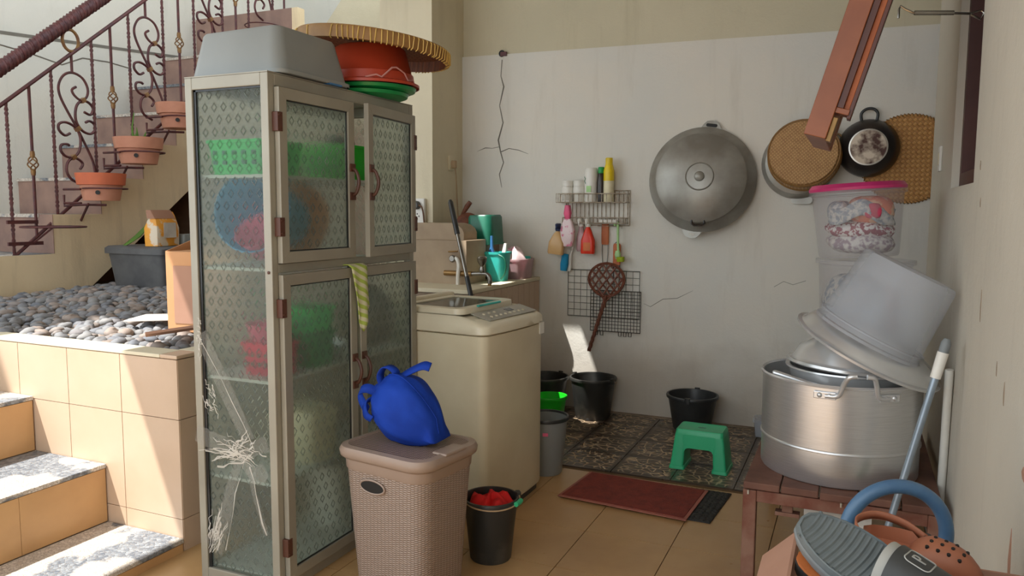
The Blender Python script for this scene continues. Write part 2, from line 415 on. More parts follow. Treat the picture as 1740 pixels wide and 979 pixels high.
def clear_plastic(name, tint, fac_t=.62, rough=.15):
    m, nt, b = base(name)
    b.inputs['Base Color'].default_value = (*lin(tint), 1); b.inputs['Roughness'].default_value = rough
    tr = nt.node('ShaderNodeBsdfTransparent'); tr.inputs[0].default_value = (*[min(1, x*1.02) for x in lin((244, 244, 246))], 1)
    ms = nt.node('ShaderNodeMixShader'); ms.inputs[0].default_value = fac_t
    nt.link(b.outputs[0], ms.inputs[1]); nt.link(tr.outputs[0], ms.inputs[2])
    nt.link(ms.outputs[0], nt.n['Material Output'].inputs[0])
    return m
M['clear'] = clear_plastic('clear_container_plastic', (214, 212, 214), .80)
M['milky'] = clear_plastic('milky_container_plastic', (206, 211, 218), .65, .22)
M['tape'] = clear_plastic('clear_packing_tape', (226, 222, 210), .88, .12)
M['tape_wr'] = clear_plastic('wrinkled_packing_tape', (236, 230, 218), .5, .2)
def wm_glass():
    m, nt, b = base('smoked_lid_glass')
    b.inputs['Base Color'].default_value = (*lin((120, 124, 116)), 1); b.inputs['Roughness'].default_value = .06
    b.inputs['Specular IOR Level'].default_value = .9
    tr = nt.node('ShaderNodeBsdfTransparent'); tr.inputs[0].default_value = (.5, .52, .5, 1)
    ms = nt.node('ShaderNodeMixShader'); ms.inputs[0].default_value = .35
    nt.link(b.outputs[0], ms.inputs[1]); nt.link(tr.outputs[0], ms.inputs[2])
    nt.link(ms.outputs[0], nt.n['Material Output'].inputs[0])
    return m
M['wm_glass'] = wm_glass()
def slide_mat():
    m, nt, b = base('slide_grey_foam'); co = objco(nt)
    nt.link(nt.ramp(nt.noise(co, 30, 3), [(.3, lin((108, 116, 118))), (.7, lin((98, 106, 108)))]), b.inputs['Base Color'])
    b.inputs['Roughness'].default_value = .6
    return m
M['slide'] = slide_mat()

# ------------------------------------------------------------------ mesh builder
def rrect(w, d, r, n=5, cx=0, cy=0):
    r = min(r, w/2-1e-4, d/2-1e-4); out = []
    for k, (sx, sy) in enumerate(((1, 1), (-1, 1), (-1, -1), (1, -1))):
        for i in range(n+1):
            a = PI/2*k+PI/2*i/n
            out.append((cx+sx*(w/2-r)+r*math.cos(a), cy+sy*(d/2-r)+r*math.sin(a)))
    return out
def circ(r, n=32, cx=0, cy=0): return [(cx+r*math.cos(2*PI*i/n), cy+r*math.sin(2*PI*i/n)) for i in range(n)]
def catmull(pts, n=6, closed=False):
    P = [Vector(p) for p in pts]; out = []; N = len(P)
    for i in range(N if closed else N-1):
        p0 = P[(i-1) % N] if closed or i > 0 else P[0]*2-P[1]
        p1, p2 = P[i], P[(i+1) % N]
        p3 = P[(i+2) % N] if closed or i+2 < N else P[-1]*2-P[-2]
        for k in range(n):
            t = k/n
            out.append(.5*((2*p1)+(p2-p0)*t+(2*p0-5*p1+4*p2-p3)*t*t+(3*p1-p0-3*p2+p3)*t**3))
    if not closed: out.append(P[-1])
    return out

class B:
    def __init__(s): s.v = []; s.f = []; s.m = Matrix()
    def at(s, loc=(0, 0, 0), rot=(0, 0, 0)):
        s.m = Matrix.Translation(loc) @ Euler(rot).to_matrix().to_4x4(); return s
    def add(s, vs, fs):
        o = len(s.v); s.v += [tuple(s.m @ Vector(v)) for v in vs]; s.f += [tuple(i+o for i in f) for f in fs]; return s
    def box(s, x0, y0, z0, x1, y1, z1):
        return s.add([(x0, y0, z0), (x1, y0, z0), (x1, y1, z0), (x0, y1, z0), (x0, y0, z1), (x1, y0, z1), (x1, y1, z1), (x0, y1, z1)],
                     [(0, 3, 2, 1), (4, 5, 6, 7), (0, 1, 5, 4), (1, 2, 6, 5), (2, 3, 7, 6), (3, 0, 4, 7)])
    def cbox(s, cx, cy, cz, sx, sy, sz): return s.box(cx-sx/2, cy-sy/2, cz-sz/2, cx+sx/2, cy+sy/2, cz+sz/2)
    def loft(s, loops, cap0=True, cap1=True, closed=False):
        n = len(loops[0]); vs = [p for l in loops for p in l]; fs = []
        L = len(loops)
        for i in range(L if closed else L-1):
            a = i*n; b2 = ((i+1) % L)*n
            for j in range(n):
                k = (j+1) % n; fs.append((a+j, a+k, b2+k, b2+j))
        if not closed:
            if cap0: fs.append(tuple(range(n-1, -1, -1)))
            if cap1: fs.append(tuple((L-1)*n+j for j in range(n)))
        return s.add(vs, fs)
    def lathe(s, prof, n=32, cap0=True, cap1=True):
        return s.loft([[(max(r, 1e-4)*math.cos(2*PI*i/n), max(r, 1e-4)*math.sin(2*PI*i/n), z) for i in range(n)] for r, z in prof], cap0, cap1)
    def rr(s, prof, n=5, cap0=True, cap1=True):   # prof: (w, d, r, z[,cx,cy])
        return s.loft([[(x, y, p[3]) for x, y in rrect(p[0], p[1], p[2], n, *(p[4:6] if len(p) > 4 else (0, 0)))] for p in prof], cap0, cap1)
    def tube(s, pts, r, n=8, closed=False, caps=True):
        P = [Vector(p) for p in pts]; N = len(P)
        rs = r if isinstance(r, (list, tuple)) else [r]*N
        T = []
        for i in range(N):
            a = P[(i-1) % N] if closed or i > 0 else P[i]; b2 = P[(i+1) % N] if closed or i < N-1 else P[i]
            t = (b2-a); T.append(t.normalized() if t.length > 1e-9 else Vector((0, 0, 1)))
        up = Vector((0, 0, 1)) if abs(T[0].z) < .9 else Vector((1, 0, 0))
        nn = T[0].cross(up).normalized(); loops = []
        for i in range(N):
            if i: nn = (nn-T[i]*nn.dot(T[i])); nn = nn.normalized() if nn.length > 1e-6 else T[i].orthogonal().normalized()
            bb = T[i].cross(nn)
            loops.append([tuple(P[i]+(nn*math.cos(2*PI*k/n)+bb*math.sin(2*PI*k/n))*rs[i]) for k in range(n)])
        return s.loft(loops, caps, caps, closed)
    def prism(s, poly, a, b2, axis='z'):
        def mk(p, h):
            return {'z': (p[0], p[1], h), 'y': (p[0], h, p[1]), 'x': (h, p[0], p[1])}[axis]
        n = len(poly); vs = [mk(p, a) for p in poly]+[mk(p, b2) for p in poly]
        fs = [tuple(range(n-1, -1, -1)), tuple(range(n, 2*n))]+[(j, (j+1) % n, n+(j+1) % n, n+j) for j in range(n)]
        return s.add(vs, fs)
    def sphere(s, c, rx, ry=None, rz=None, n=16, m=10):
        ry = ry or rx; rz = rz or rx
        return s.loft([[(c[0]+rx*math.sin(PI*i/m)*math.cos(2*PI*j/n) if 0 < i < m else c[0]+1e-4*math.cos(2*PI*j/n),
                         c[1]+ry*math.sin(PI*i/m)*math.sin(2*PI*j/n) if 0 < i < m else c[1]+1e-4*math.sin(2*PI*j/n),
                         c[2]-rz*math.cos(PI*i/m)) for j in range(n)] for i in range(m+1)])
    def mesh(s, name, material, smooth=35):
        me = bpy.data.meshes.new(name); me.from_pydata(s.v, [], s.f); me.update()
        import bmesh
        bm = bmesh.new(); bm.from_mesh(me); bmesh.ops.recalc_face_normals(bm, faces=bm.faces); bm.to_mesh(me); bm.free()
        me.materials.append(M[material] if isinstance(material, str) else material)
        if smooth:
            me.polygons.foreach_set('use_smooth', [True]*len(me.polygons)); me.set_sharp_from_angle(angle=R(smooth))
        return me
    def build(s, name, material, parent=None, smooth=35, bevel=0, loc=None, rot=None, kind=None, label=None, cat=None, group=None):
        o = bpy.data.objects.new(name, s.mesh(name, material, smooth)); COL.objects.link(o)
        o.parent = parent
        if loc: o.location = loc
        if rot: o.rotation_euler = rot
        if bevel:
            md = o.modifiers.new('bevel', 'BEVEL'); md.width = bevel; md.segments = 2; md.limit_method = 'ANGLE'; md.angle_limit = R(40)
        if kind: o['kind'] = kind
        if label: o['label'] = label
        if cat: o['category'] = cat
        if group: o['group'] = group
        return o

def inst(src, name, parent=None, loc=(0, 0, 0), rot=(0, 0, 0), scale=None):
    o = bpy.data.objects.new(name, src); COL.objects.link(o); o.parent = parent; o.location = loc; o.rotation_euler = rot
    if scale: o.scale = scale
    return o
def thing(name, label, cat, loc=(0, 0, 0), rot=(0, 0, 0), group=None, kind=None):
    o = bpy.data.objects.new(name, None); COL.objects.link(o); o.location = loc; o.rotation_euler = rot
    o.empty_display_size = .1
    o['label'] = label
    if kind: o['kind'] = kind
    else: o['category'] = cat
    if group: o['group'] = group
    return o
def struct(name, b, material, label=None, smooth=0, bevel=0):
    o = b.build(name, material, None, smooth, bevel, kind='structure')
    if label: o['label'] = label
    return o
def S(name, b, material, label, cat, smooth=0, bevel=0):
    o = b.build(name, material, None, smooth, bevel, kind='structure', label=label, cat=cat); return o

# ================================================================== STRUCTURE
XW, YB = 1.45, 2.149          # right wall face, back wall face
# ---- floor and its tiles
fl = S('floor', B().box(-7, -8, -.12, 4, 4.6, -.012), 'grout', 'beige tiled floor with a dark stone patterned wash area', 'floor')
beige = B().box(.002, .002, -.012, .398, .398, 0).mesh('tile', 'tile', 0)
for i in range(-4, 4):
    for j in range(-10, 2):
        x0, y0 = i*.4, j*.4
        x1 = min(x0+.4, XW-.002); y1 = min(y0+.4, .858)
        if x1-x0 > .39 and y1-y0 > .39: inst(beige, 'tile', fl, (x0, y0, 0))
        elif x1 > x0 and y1 > y0: B().box(.002, .002, -.012, x1-x0-.002, y1-y0-.002, 0).build('tile', 'tile', fl, 0, loc=(x0, y0, 0))
stone = B().box(.0025, .0025, -.014, .3405, .3405, -.002).mesh('stone_tile', 'stone_tile', 0)
for i in range(-4, 6):
    for j in range(0, 4):
        x0, y0 = -.48+i*.343, .86+j*.343
        x1 = min(x0+.343, 1.95); y1 = min(y0+.343, 2.11)
        if y1-y0 > .34: inst(stone, 'stone_tile', fl, (x0, y0, 0))
        else: B().box(.0025, .0025, -.014, x1-x0-.0025, y1-y0-.0025, -.002).build('stone_tile', 'stone_tile', fl, 0, loc=(x0, y0, 0))
B().box(-1.9, 2.11, -.012, 2.0, YB, .004).build('cement_edge', 'cement', fl, 0)

# ---- back wall: upper wall set back, lower plaster proud of it
wb = S('wall_back', B().box(-1.76, YB+.02, -.1, 2.6, YB+.2, 3.6), 'wall_upper', 'tall cream plastered back wall above the wash area', 'wall')
lw = B().prism([(-1.76, -.05), (2.6, -.05), (2.6, 2.60), (1.5, 2.622), (-.1, 2.645), (-1.76, 2.664)], YB, YB+.03, 'y').build('lower_plaster', 'wall', wb, 0)
# cracks: thin raised mortar lines on the plaster
cr = [(-1.42, 2.62), (-1.43, 2.5), (-1.405, 2.42), (-1.44, 2.28), (-1.41, 2.15), (-1.45, 2.02), (-1.43, 1.93), (-1.405, 1.85), (-1.44, 1.76), (-1.42, 1.66)]
B().tube([(x, YB, z) for x, z in cr], [.004, .003, .006, .003, .005, .006, .005, .004, .004, .002], 5).build('crack', 'crack', wb, 0)
B().tube([(-1.43, YB, 1.93), (-1.36, YB, 1.955), (-1.28, YB, 1.94), (-1.2, YB, 1.91)], [.004, .003, .003, .001], 5).build('crack', 'crack', wb, 0)
B().tube([(-1.44, YB, 1.97), (-1.5, YB, 1.96), (-1.56, YB, 1.965), (-1.63, YB, 1.94)], [.003, .002, .004, .001], 5).build('crack', 'crack', wb, 0)
B().tube([(-.29, YB, .82), (-.24, YB, .80), (-.15, YB, .86), (-.05, YB, .87), (.06, YB, .93)], [.001, .002, .002, .002, .001], 5).build('crack', 'crack', wb, 0)
B().tube([(.6, YB, .98), (.66, YB, 1.02), (.72, YB, 1.0), (.8, YB, 1.03)], .0015, 5).build('crack', 'crack', wb, 0)
B().lathe([(.001, 0), (.02, .002), (.026, .006), (.0, .009)], 14).build('plaster_hole', 'lampblack', wb, 30, loc=(-1.42, YB-.001, 2.665), rot=(PI/2, 0, 0))
B().cbox(-1.405, YB-.006, 2.66, .05, .012, .03).build('wall_bracket', 'iron', wb, 0)

# ---- right wall with window opening
WY0, WY1, WZ0, WZ1 = -.245, .47, 1.585, 3.1
rw = B()
rw.box(XW, -6, -.1, XW+.14, WY0, 3.6).box(XW, WY1, -.1, XW+.14, 1.47, 3.6).box(XW, WY0, -.1, XW+.14, WY1, WZ0).box(XW, WY0, WZ1, XW+.14, WY1, 3.6)
wr = S('wall_right', rw, 'wall_r', 'off-white painted wall along the right edge', 'wall')
S('wall_passage', B().box(2.45, 1.3, -.1, 2.6, 2.3, 3.6).box(XW+.14, 1.2, -.1, 2.6, 1.32, 3.6), 'wall_r', 'pale wall of the passage behind the right wall', 'wall')
w1 = thing('window_1', 'narrow brown wooden window frame set in the right wall', 'window', (XW+.03, 0, 0), kind='structure'); w1['category'] = 'window'
B().box(0, WY0+.001, WZ0+.001, .105, WY1-.001, WZ0+.06).build('sill', 'frame_br', w1, 0)
B().box(0, WY0+.001, WZ1-.06, .105, WY1-.001, WZ1-.001).build('head', 'frame_br', w1, 0)
B().box(0, WY1-.05, WZ0+.06, .105, WY1-.001, WZ1-.06).build('jamb', 'frame_br', w1, 0)
B().box(.05, WY1-.075, WZ0+.06, .105, WY1-.05, WZ1-.06).build('stop_bead', 'frame_br', w1, 0)
B().box(0, WY0+.001, WZ0+.06, .105, WY0+.05, WZ1-.06).build('jamb', 'frame_br', w1, 0)
# dark room behind the window
S('wall_inner_room', B().box(XW+.9, -1.2, .5, XW+1.0, 1.2, 3.6).box(XW+.14, -1.2, .5, XW+.9, -1.1, 3.6).box(XW+.14, 1.05, .5, XW+.9, 1.15, 3.6).box(XW+.14, -1.2, .4, XW+1.0, 1.15, .5).box(XW+.14, -1.2, 3.5, XW+1, 1.15, 3.6), 'brown_dark', 'dim brown room wall seen through the window', 'wall')
B().cbox(0, 0, 0, .012, .075, .12).build('light_switch', 'white_pl', None, 0, .004, loc=(XW-.006, .96, 1.74), label='worn white switch plate on the right wall by the window', cat='switch')
B().box(-.009, -.014, -.03, -.005, .014, .03).build('rocker', 'cream_pl', bpy.data.objects['light_switch'], 0, .002)

# ---- column between stairs and wash area
S('wall_column', B().box(-2.2, 1.677, -.1, -1.76, 2.35, 3.6), 'column', 'square cream painted column behind the glass cabinet', 'column')

# ---- wash bench along the column, faced with narrow beige tiles
bn = S('wash_bench', B().box(-1.76, 1.0, 0, -1.11, YB, .955), 'cement', 'beige tiled masonry wash bench behind the washing machine', 'bench')
tb = B().box(0, .0015, .002, .012, .0985, .31)
tbm = tb.mesh('bench_tile', 'tile_wall', 0)
for j in range(11):
    for k in range(3): inst(tbm, 'bench_tile', bn, (-1.11, 1.04+j*.1, .02+k*.313))
tbn = B().box(.0015, -.012, .002, .0985, 0, .31).mesh('bench_tile', 'tile_wall', 0)
B().box(-1.75, .99, .958, -1.095, YB, .985).build('bench_top', 'column', bn, 0, .004)
S('pipe_block', B().box(-1.76, 1.32, .985, -1.30, 1.62, 1.28).prism([(-1.76, 1.28), (-1.36, 1.28), (-1.36, 1.33), (-1.375, 1.36), (-1.41, 1.385), (-1.46, 1.395), (-1.76, 1.395)], 1.40, 1.6, 'y'), 'block', 'raised tan pipe block on the wash bench beside the column', 'block', 30)

# ---- planter wall with tiles, ledge
PY, PX = -.93, -1.522
pw = S('wall_planter', B().box(-5.1, PY+.012, -.1, PX-.012, PY+.11, .845).box(PX-.11, PY+.11, -.1, PX-.012, 1.2, .845), 'grout', 'tan tiled planter wall beside the outdoor steps', 'planter wall')
rows = [(.583, .842), (.143, .58), (-.1, .14)]
for (z0, z1) in rows:
    tm = B().box(.002, 0, z0, .341, .012, z1).mesh('wall_tile', 'tile_wall', 0)
    for k in range(7): inst(tm, 'wall_tile', pw, (PX-(k+1)*.343, PY, 0))
    tm2 = B().box(-.012, .002, z0, 0, .341, z1).mesh('wall_tile', 'tile_wall', 0)
    for k in range(4): inst(tm2, 'wall_tile', pw, (PX, PY+.002+k*.343, 0))
B().box(-5.1, PY, .845, PX-.1, PY+.12, .861).build('ledge', 'column', pw, 0, .003)
B().box(PX-.098, PY, .845, PX, PY+.12, .861).build('ledge_corner_tile', 'tile_wall', pw, 0, .003)
B().box(PX-.12, PY+.122, .845, PX, 1.2, .861).build('ledge', 'column', pw, 0, .003)

# ---- outdoor steps
SX = [-1.518, -1.98, -2.455, -2.93, -3.6]; SZ = [.06, .33, .595, .86]
names = ['lowest outdoor step with pebbled tread beside the planter', 'middle outdoor step with pebbled tread and tan riser tiles', 'third outdoor step with pebbled tread and tan riser', 'topmost outdoor step level with the planter ledge']
for i in range(4):
    st = S('stair_step', B().box(SX[i+1]+.0, -3.4, -.1, SX[i]-.012, PY-.002, SZ[i]-.02), 'cement', names[i], 'step')
    B().box(SX[i+1]-.0, -3.4, SZ[i]-.02, SX[i]+.004, PY-.003, SZ[i]).build('tread', 'tread', st, 0, .004)
    zb = SZ[i-1] if i else -.1
    for k in range(6):
        B().box(SX[i]-.012, PY-.006-(k+1)*.4, zb+.003, SX[i], PY-.008-k*.4, SZ[i]-.022).build('riser_tile', 'tile_riser', st, 0)

# ---- main staircase rising away from the camera
XS, XL = -4.2, -5.15
RY = [.06, .465, .865, 1.26, 1.61, 1.97, 2.39, 2.8]; RZ = [1.157, 1.44, 1.722, 2.015, 2.305, 2.60, 2.94, 3.40]
prof = [(-.15, .80)]
prof = [(-.06, .75), (-.06, RZ[0])]
for i in range(1, 7): prof += [(RY[i], RZ[i-1]), (RY[i], RZ[i])]
prof += [(2.9, RZ[6]), (2.9, 2.55), (.72, .87), (.60, .75)]
sc = S('main_staircase', B().prism(prof, XS-.14, XS, 'x'), 'stringer', 'tan plastered staircase with mauve risers rising behind the planter', 'staircase')
for i in range(0, 7):
    zb = RZ[i-1] if i else .75
    B().box(XL, RY[i]+.0 if i else -.05, zb-.0, XS-.142, RY[i]+.02 if i else -.03, RZ[i]-.022).build('riser', 'riser', sc, 0)
    B().box(XL, (RY[i] if i else -.06)-.012, RZ[i]-.022, XS-.001 if i == 0 else XS-.141, RY[i+1] if i < 7 else 3, RZ[i]+.001).build('tread', 'tread', sc, 0)
    if i: B().box(XS-.14, RY[i]-.004, RZ[i-1]+.002, XS+.002, RY[i]+.0, RZ[i]).build('riser_cap', 'riser', sc, 0)
B().prism([(-.03, .75), (2.9, .75), (2.9, 2.4), (.74, .8)], XL+.02, XL+.05, 'x').build('understair_wall', 'brown_dark', sc, 0)
B().box(XL, 1.95, .7, XS+2.2, 2.0, 2.2).build('understair_back', 'brown_dark', sc, 0)
pr2 = [(.74, .9), (2.9, 2.57), (2.9, 2.5), (.74, .83)]
B().prism(pr2, XL, XS-.14, 'x').build('soffit', 'stringer', sc, 0)
B().box(XL, 2.8, 2.6, -3.93, 2.86, 3.40).build('landing_riser', 'riser', sc, 0)
B().box(-3.93, 2.8, 2.3, -3.86, 2.9, 3.40).build('landing_edge', 'stringer', sc, 0)
# wall beside stairs with a sloping ledge
S('wall_left', B().box(XL-.25, -1.2, -.1, XL-.05, 4.4, 7.0), 'wall_l2', 'white stairwell wall with a dark-lined ledge behind the railing', 'wall')
wl_ = bpy.data.objects['wall_left']
B().prism([(-1.2, -.1), (4.4, -.1), (4.4, 3.12), (-1.2, 2.735)], XL-.05, XL, 'x').build('lower_plaster', 'wall_l', wl_, 0)
B().prism([(-1.2, 2.715), (4.4, 3.10), (4.4, 3.125), (-1.2, 2.74)], XL-.04, XL+.004, 'x').build('ledge_shadow_line', 'crack', wl_, 0)  # dark strip painted in as the shadow line of the ledge
B().tube([(XL, .55, 2.78), (XL, .8, 2.765), (XL, 1.05, 2.74), (XL, 1.3, 2.70), (XL, 1.5, 2.79), (XL, 1.75, 2.80), (XL, 2.0, 2.78)], .006, 5).build('crack', 'crack', wl_, 0)
S('wall_stair_back', B().box(-5.3, 4.2, -.1, -1.7, 4.4, 7), 'wall_l', 'bright wall at the top of the stairs', 'wall')
S('wall_upper_flight', B().prism([(-3.86, 2.3), (-2.2, 2.3), (-2.2, 4.3), (-2.98, 4.3), (-3.86, 3.30)], 3.2, 3.35, 'y'), 'wall_upper', 'grey sloping side of the upper stair flight beside the column', 'wall')
# ---- gravel bed
gb = S('gravel_bed', B().box(-5.1, PY+.11, .6, PX-.11, 2.0, .835), 'cement', 'bed of grey river pebbles behind the planter wall', 'gravel')

# ---- unseen roofs above the frame, edges and gap shaped to place sun and shade
rf = B()
ZR = 3.6
for (x0, x1, y0, y1) in ((-2.90, -2.25, -3.6, 4.4), (-2.25, -1.915, -3.6, .31), (-2.25, -1.915, .95, 4.4), (-1.915, 2.6, -3.6, 2.35)):
    rf.box(x0, y0, ZR, x1, y1, ZR+.06)
S('ceiling', rf, 'roof', 'unseen pale board roof over the wash area, gap shaped for the sun', 'ceiling')
rf2 = B().box(-6.0, -4, 6.0, -4.72, 4.4, 6.06).box(-4.72, -2.4, 6.0, -3.45, 4.4, 6.06)  # added out of view to block the sun from the gravel
S('sun_blocker_upper', rf2, 'roof', 'unseen high roof slab added to shade the gravel bed', 'ceiling')

# ================================================================== pebbles
def pebble_mesh(seed):
    rnd = random.Random(seed); b = B()
    n, m = 9, 6
    ph = [rnd.uniform(0, 6.28) for _ in range(4)]
    loops = []
    for i in range(m+1):
        a = PI*i/m
        l = []
        for j in range(n):
            t = 2*PI*j/n
            w = 1+.12*math.cos(2*t+ph[0])+.08*math.cos(3*t+ph[1])
            rr_ = max(math.sin(a), .02)
            l.append((rr_*math.cos(t)*w, rr_*math.sin(t)*w*.82, -math.cos(a)*.55*(1+.08*math.cos(t+ph[2]))))
        loops.append(l)
    return b.loft(loops)
pm = [pebble_mesh(k).mesh('pebble', 'pebble', 80) for k in range(6)]
spots = []
rnd = random.Random(3)
y = PY+.15
while y < 1.3:
    x = -1.68
    while x > -5.0:
        s = rnd.uniform(.024, .05)
        px, py = x+rnd.uniform(-.02, .02), y+rnd.uniform(-.02, .02)
        far = (px-CAM[0])**2+(py-CAM[1])**2
        # slope from the camera decides what can be seen left of the cabinet
        ang = math.atan2(px-CAM[0], py-CAM[1])
        if ang < R(-45.5) and ang > R(-60) and not (px < -4.15 and py > .1):
            zz = .838+.05*max(0, min(1, (py+.8)/1.6))+rnd.uniform(0, .022)
            spots.append((far, px, py, zz, s))
        x -= rnd.uniform(.05, .075)
    y += .052
spots.sort()
rest = B()
for k, (far, px, py, zz, s) in enumerate(spots):
    rot = (rnd.uniform(-.35, .35), rnd.uniform(-.35, .35), rnd.uniform(0, 6.28))
    if k < 300:
        inst(pm[k % 6], 'pebble', gb, (px, py, zz), rot, (s, s, s))
    else:
        rest.m = Matrix.Translation((px, py, zz)) @ Euler(rot).to_matrix().to_4x4() @ Matrix.Scale(s, 4)
        q = pebble_mesh(k % 6); rest.add(q.v, q.f)
rest.m = Matrix()
if rest.v: rest.build('pebbles', 'pebble', gb, 80, kind='stuff')
B().box(-5.0, -.7, .82, -1.7, 1.4, .845).build('gravel_base', 'cement', gb, 0)

# ================================================================== stair railing
rl = thing('stair_railing', 'maroon wrought iron stair railing with scrolls and twisted bars', 'railing', (XS-.02, 0, -.02))
def ztop(y): return 2.222+.807*(y-.185)
def zbot(y): return 1.17+.80*(y-.185)
Y0, Y1 = -.35, 3.3
# rope-twisted handrail
hp = [(0, Y0+i*(Y1-Y0)/40, ztop(Y0+i*(Y1-Y0)/40)+.235) for i in range(41)]
B().tube(hp, .042, 14).build('handrail', 'iron', rl, 60)
tw = B(); L = Y1-Y0
dirv = Vector((0, 1, .807)).normalized(); nv = Vector((0, -.807, 1)).normalized()
for k in range(3):
    pts = []
    for i in range(0, 400):
        t = i/399; yy = Y0+t*L; a = t*2*PI*46+k*2*PI/3
        c = Vector((0, yy, ztop(yy)+.235))
        pts.append(c+Vector((1, 0, 0))*.040*math.cos(a)+nv*.040*math.sin(a))
    tw.tube(pts, .0105, 5)
tw.build('handrail_twist', 'iron', rl, 60)
B().tube([(0, Y0, ztop(Y0)), (0, Y1, ztop(Y1))], .014, 8).build('top_rail', 'iron', rl)
B().tube([(0, .12, zbot(.12)), (0, 3.1, zbot(3.1))], .013, 8).build('bottom_rail', 'iron', rl)
def twisted(length):
    b = B(); n = 40
    for k in range(2):
        b.tube([(.0065*math.cos(i/n*length*2*PI*14+k*PI), .0065*math.sin(i/n*length*2*PI*14+k*PI), -i/n*length) for i in range(n+1)], .0085, 5)
    return b
twm = twisted(1.05).mesh('twisted_baluster', 'iron', 60)
plain = B().tube([(0, 0, 0), (0, 0, -.46)], .0105, 8).tube([(0, 0, -.62), (0, 0, -1.05)], .0105, 8).mesh('baluster', 'iron')
cage = B()
for k in range(4):
    cage.tube([(math.sin(PI*i/14)*.034*math.cos(k*PI/2+i*.3), math.sin(PI*i/14)*.034*math.sin(k*PI/2+i*.3), -.48-.12*i/14) for i in range(15)], .005, 5)
cage.lathe([(.014, -.5), (.017, -.48), (.014, -.455)], 8).lathe([(.014, -.625), (.017, -.60), (.014, -.58)], 8)
cagem = cage.mesh('basket_twist', 'iron_gold', 60)
# scroll panel in the rail's own plane, from the drawing of its curves
def sc2(p): return ((p[0]-195)/4.44/208, -(p[1]-97)/4.44/236)
curves = [[(335, 850), (320, 760), (270, 640), (215, 520), (150, 400), (100, 290), (92, 210), (130, 130), (195, 97), (270, 125), (308, 200), (295, 270), (250, 297), (205, 268), (188, 228), (220, 200)],
          [(272, 385), (320, 400), (342, 350), (310, 308), (262, 300), (222, 335), (205, 400), (210, 470), (250, 530), (310, 550), (350, 515), (345, 470), (310, 450), (278, 465)],
          [(160, 560), (120, 580), (80, 545), (80, 500), (120, 480), (170, 492), (215, 530), (235, 600), (220, 690), (175, 738), (120, 738), (85, 700), (90, 655), (130, 645), (150, 655)],
          [(220, 830), (242, 790), (215, 757), (170, 745), (130, 785), (120, 850), (150, 910), (220, 945)]]
scb = B()
for c in curves:
    q = [sc2(p) for p in c]
    scb.tube(catmull([(0, a, bz) for a, bz in q], 4), .0098, 6)
scb.tube([(0, 0, .14), (0, 0, 0)], .0105, 6)
scm = scb.mesh('scroll', 'iron', 60)
clm = B().cbox(0, 0, 0, .034, .036, .03).mesh('scroll_collar', 'iron_gold', 0)
ring = B(); ring.tube([(0, .064*math.cos(2*PI*i/20), .078*math.sin(2*PI*i/20)) for i in range(20)], .012, 6, closed=True); ringm = ring.mesh('rail_ring', 'iron_gold')
for i in range(18):
    yy = .185+.168*i; k = i % 4
    if k in (0, 2): inst(twm, 'twisted_baluster', rl, (0, yy, ztop(yy)))
    elif k == 1:
        inst(plain, 'baluster', rl, (0, yy, ztop(yy))); inst(cagem, 'basket_twist', rl, (0, yy, ztop(yy)))
    else:
        s_ = inst(scm, 'scroll', rl, (0, yy, ztop(yy)-.134)); [inst(clm, 'scroll_collar', s_, (0, *sc2(p)), (R(35), 0, 0)) for p in ((265, 297), (217, 520), (173, 742))]
        inst(ringm, 'rail_ring', rl, (0, yy, ztop(yy)+.095))
# pot holders and pots
pots = [(.745, 1.742, .172, 'terra', 'terracotta flowerpot with a drain hole on the lowest railing bracket'),
        (1.09, 2.03, .182, 'terra2', 'terracotta flowerpot holding a small green succulent on the railing'),
        (1.50, 2.34, .18, 'terra2', 'upper terracotta flowerpot on the railing beside the glass cabinet')]
for n_, (py, pz, pr, pmt, lab) in enumerate(pots):
    p = thing('flower_pot', lab, 'flowerpot', (XS+.16, py, pz-.2), group='terracotta pots on the stair railing')
    k = pr/.19
    B().lathe([(.135*k, 0), (.16*k, .115), (.155*k, .125), (.12*k, .02)], 28, True, True).build('pot_body', 'terra2', p, 40)
    B().lathe([(.16*k, .112), (.178*k, .115), (.19*k, .2), (.172*k, .2), (.155*k, .12)], 28, False, False).build('pot_rim', pmt, p, 40)
    B().lathe([(.14*k, -.02), (.15*k, .0), (.0, .008)], 20).build('soil', 'soil', p, 40, loc=(0, 0, .15))
    a = -.85
    B().lathe([(.016, 0), (.016, .006)], 12).build('drain_hole', 'lampblack', p, 0, loc=(.149*k*math.cos(a), .149*k*math.sin(a), .058), rot=(PI/2, 0, a+PI/2))
    h = B()
    h.tube([(-.22+.0, -.17, .06), (-.22, -.17, -.02), (-.1, -.1, -.01), (.03, -.02, -.012)], .009, 5)
    h.tube([(-.22, -.17, .1), (-.04, -.17, .1)], .009, 5).tube([(-.22, -.17, -.0), (-.04, -.17, .0)], .009, 5)
    h.tube([(-.22, -.05, -.14), (-.03, -.12, -.005)], .009, 5)
    h.tube([(.166*k*math.cos(2*PI*i/24), .166*k*math.sin(2*PI*i/24), .108) for i in range(24)], .006, 5, closed=True)
    h.build('pot_holder', 'iron', rl, 40, loc=(.22, py, pz-.2))
    if n_ == 1:
        g = B()
        for (ax, ay, bx, by, hh) in ((0, 0, .01, -.02, .13), (.02, .02, .05, .03, .1), (-.03, .01, -.05, .02, .09), (.0, -.03, .02, -.06, .08)):
            g.tube([(ax, ay, .15), ((ax+bx)/2, (ay+by)/2, .2), (bx, by, .15+hh)], [.011, .013, .002], 5)
        g.tube([(0, -.05, .15), (.01, -.06, .28), (0, -.03, .39)], [.008, .006, .004], 5)
        g.build('succulent', 'leaf', p, 60)
eh = B()
eh.tube([(.2*math.cos(2*PI*i/26), .2*math.sin(2*PI*i/26), 0) for i in range(26)], .007, 5, closed=True)
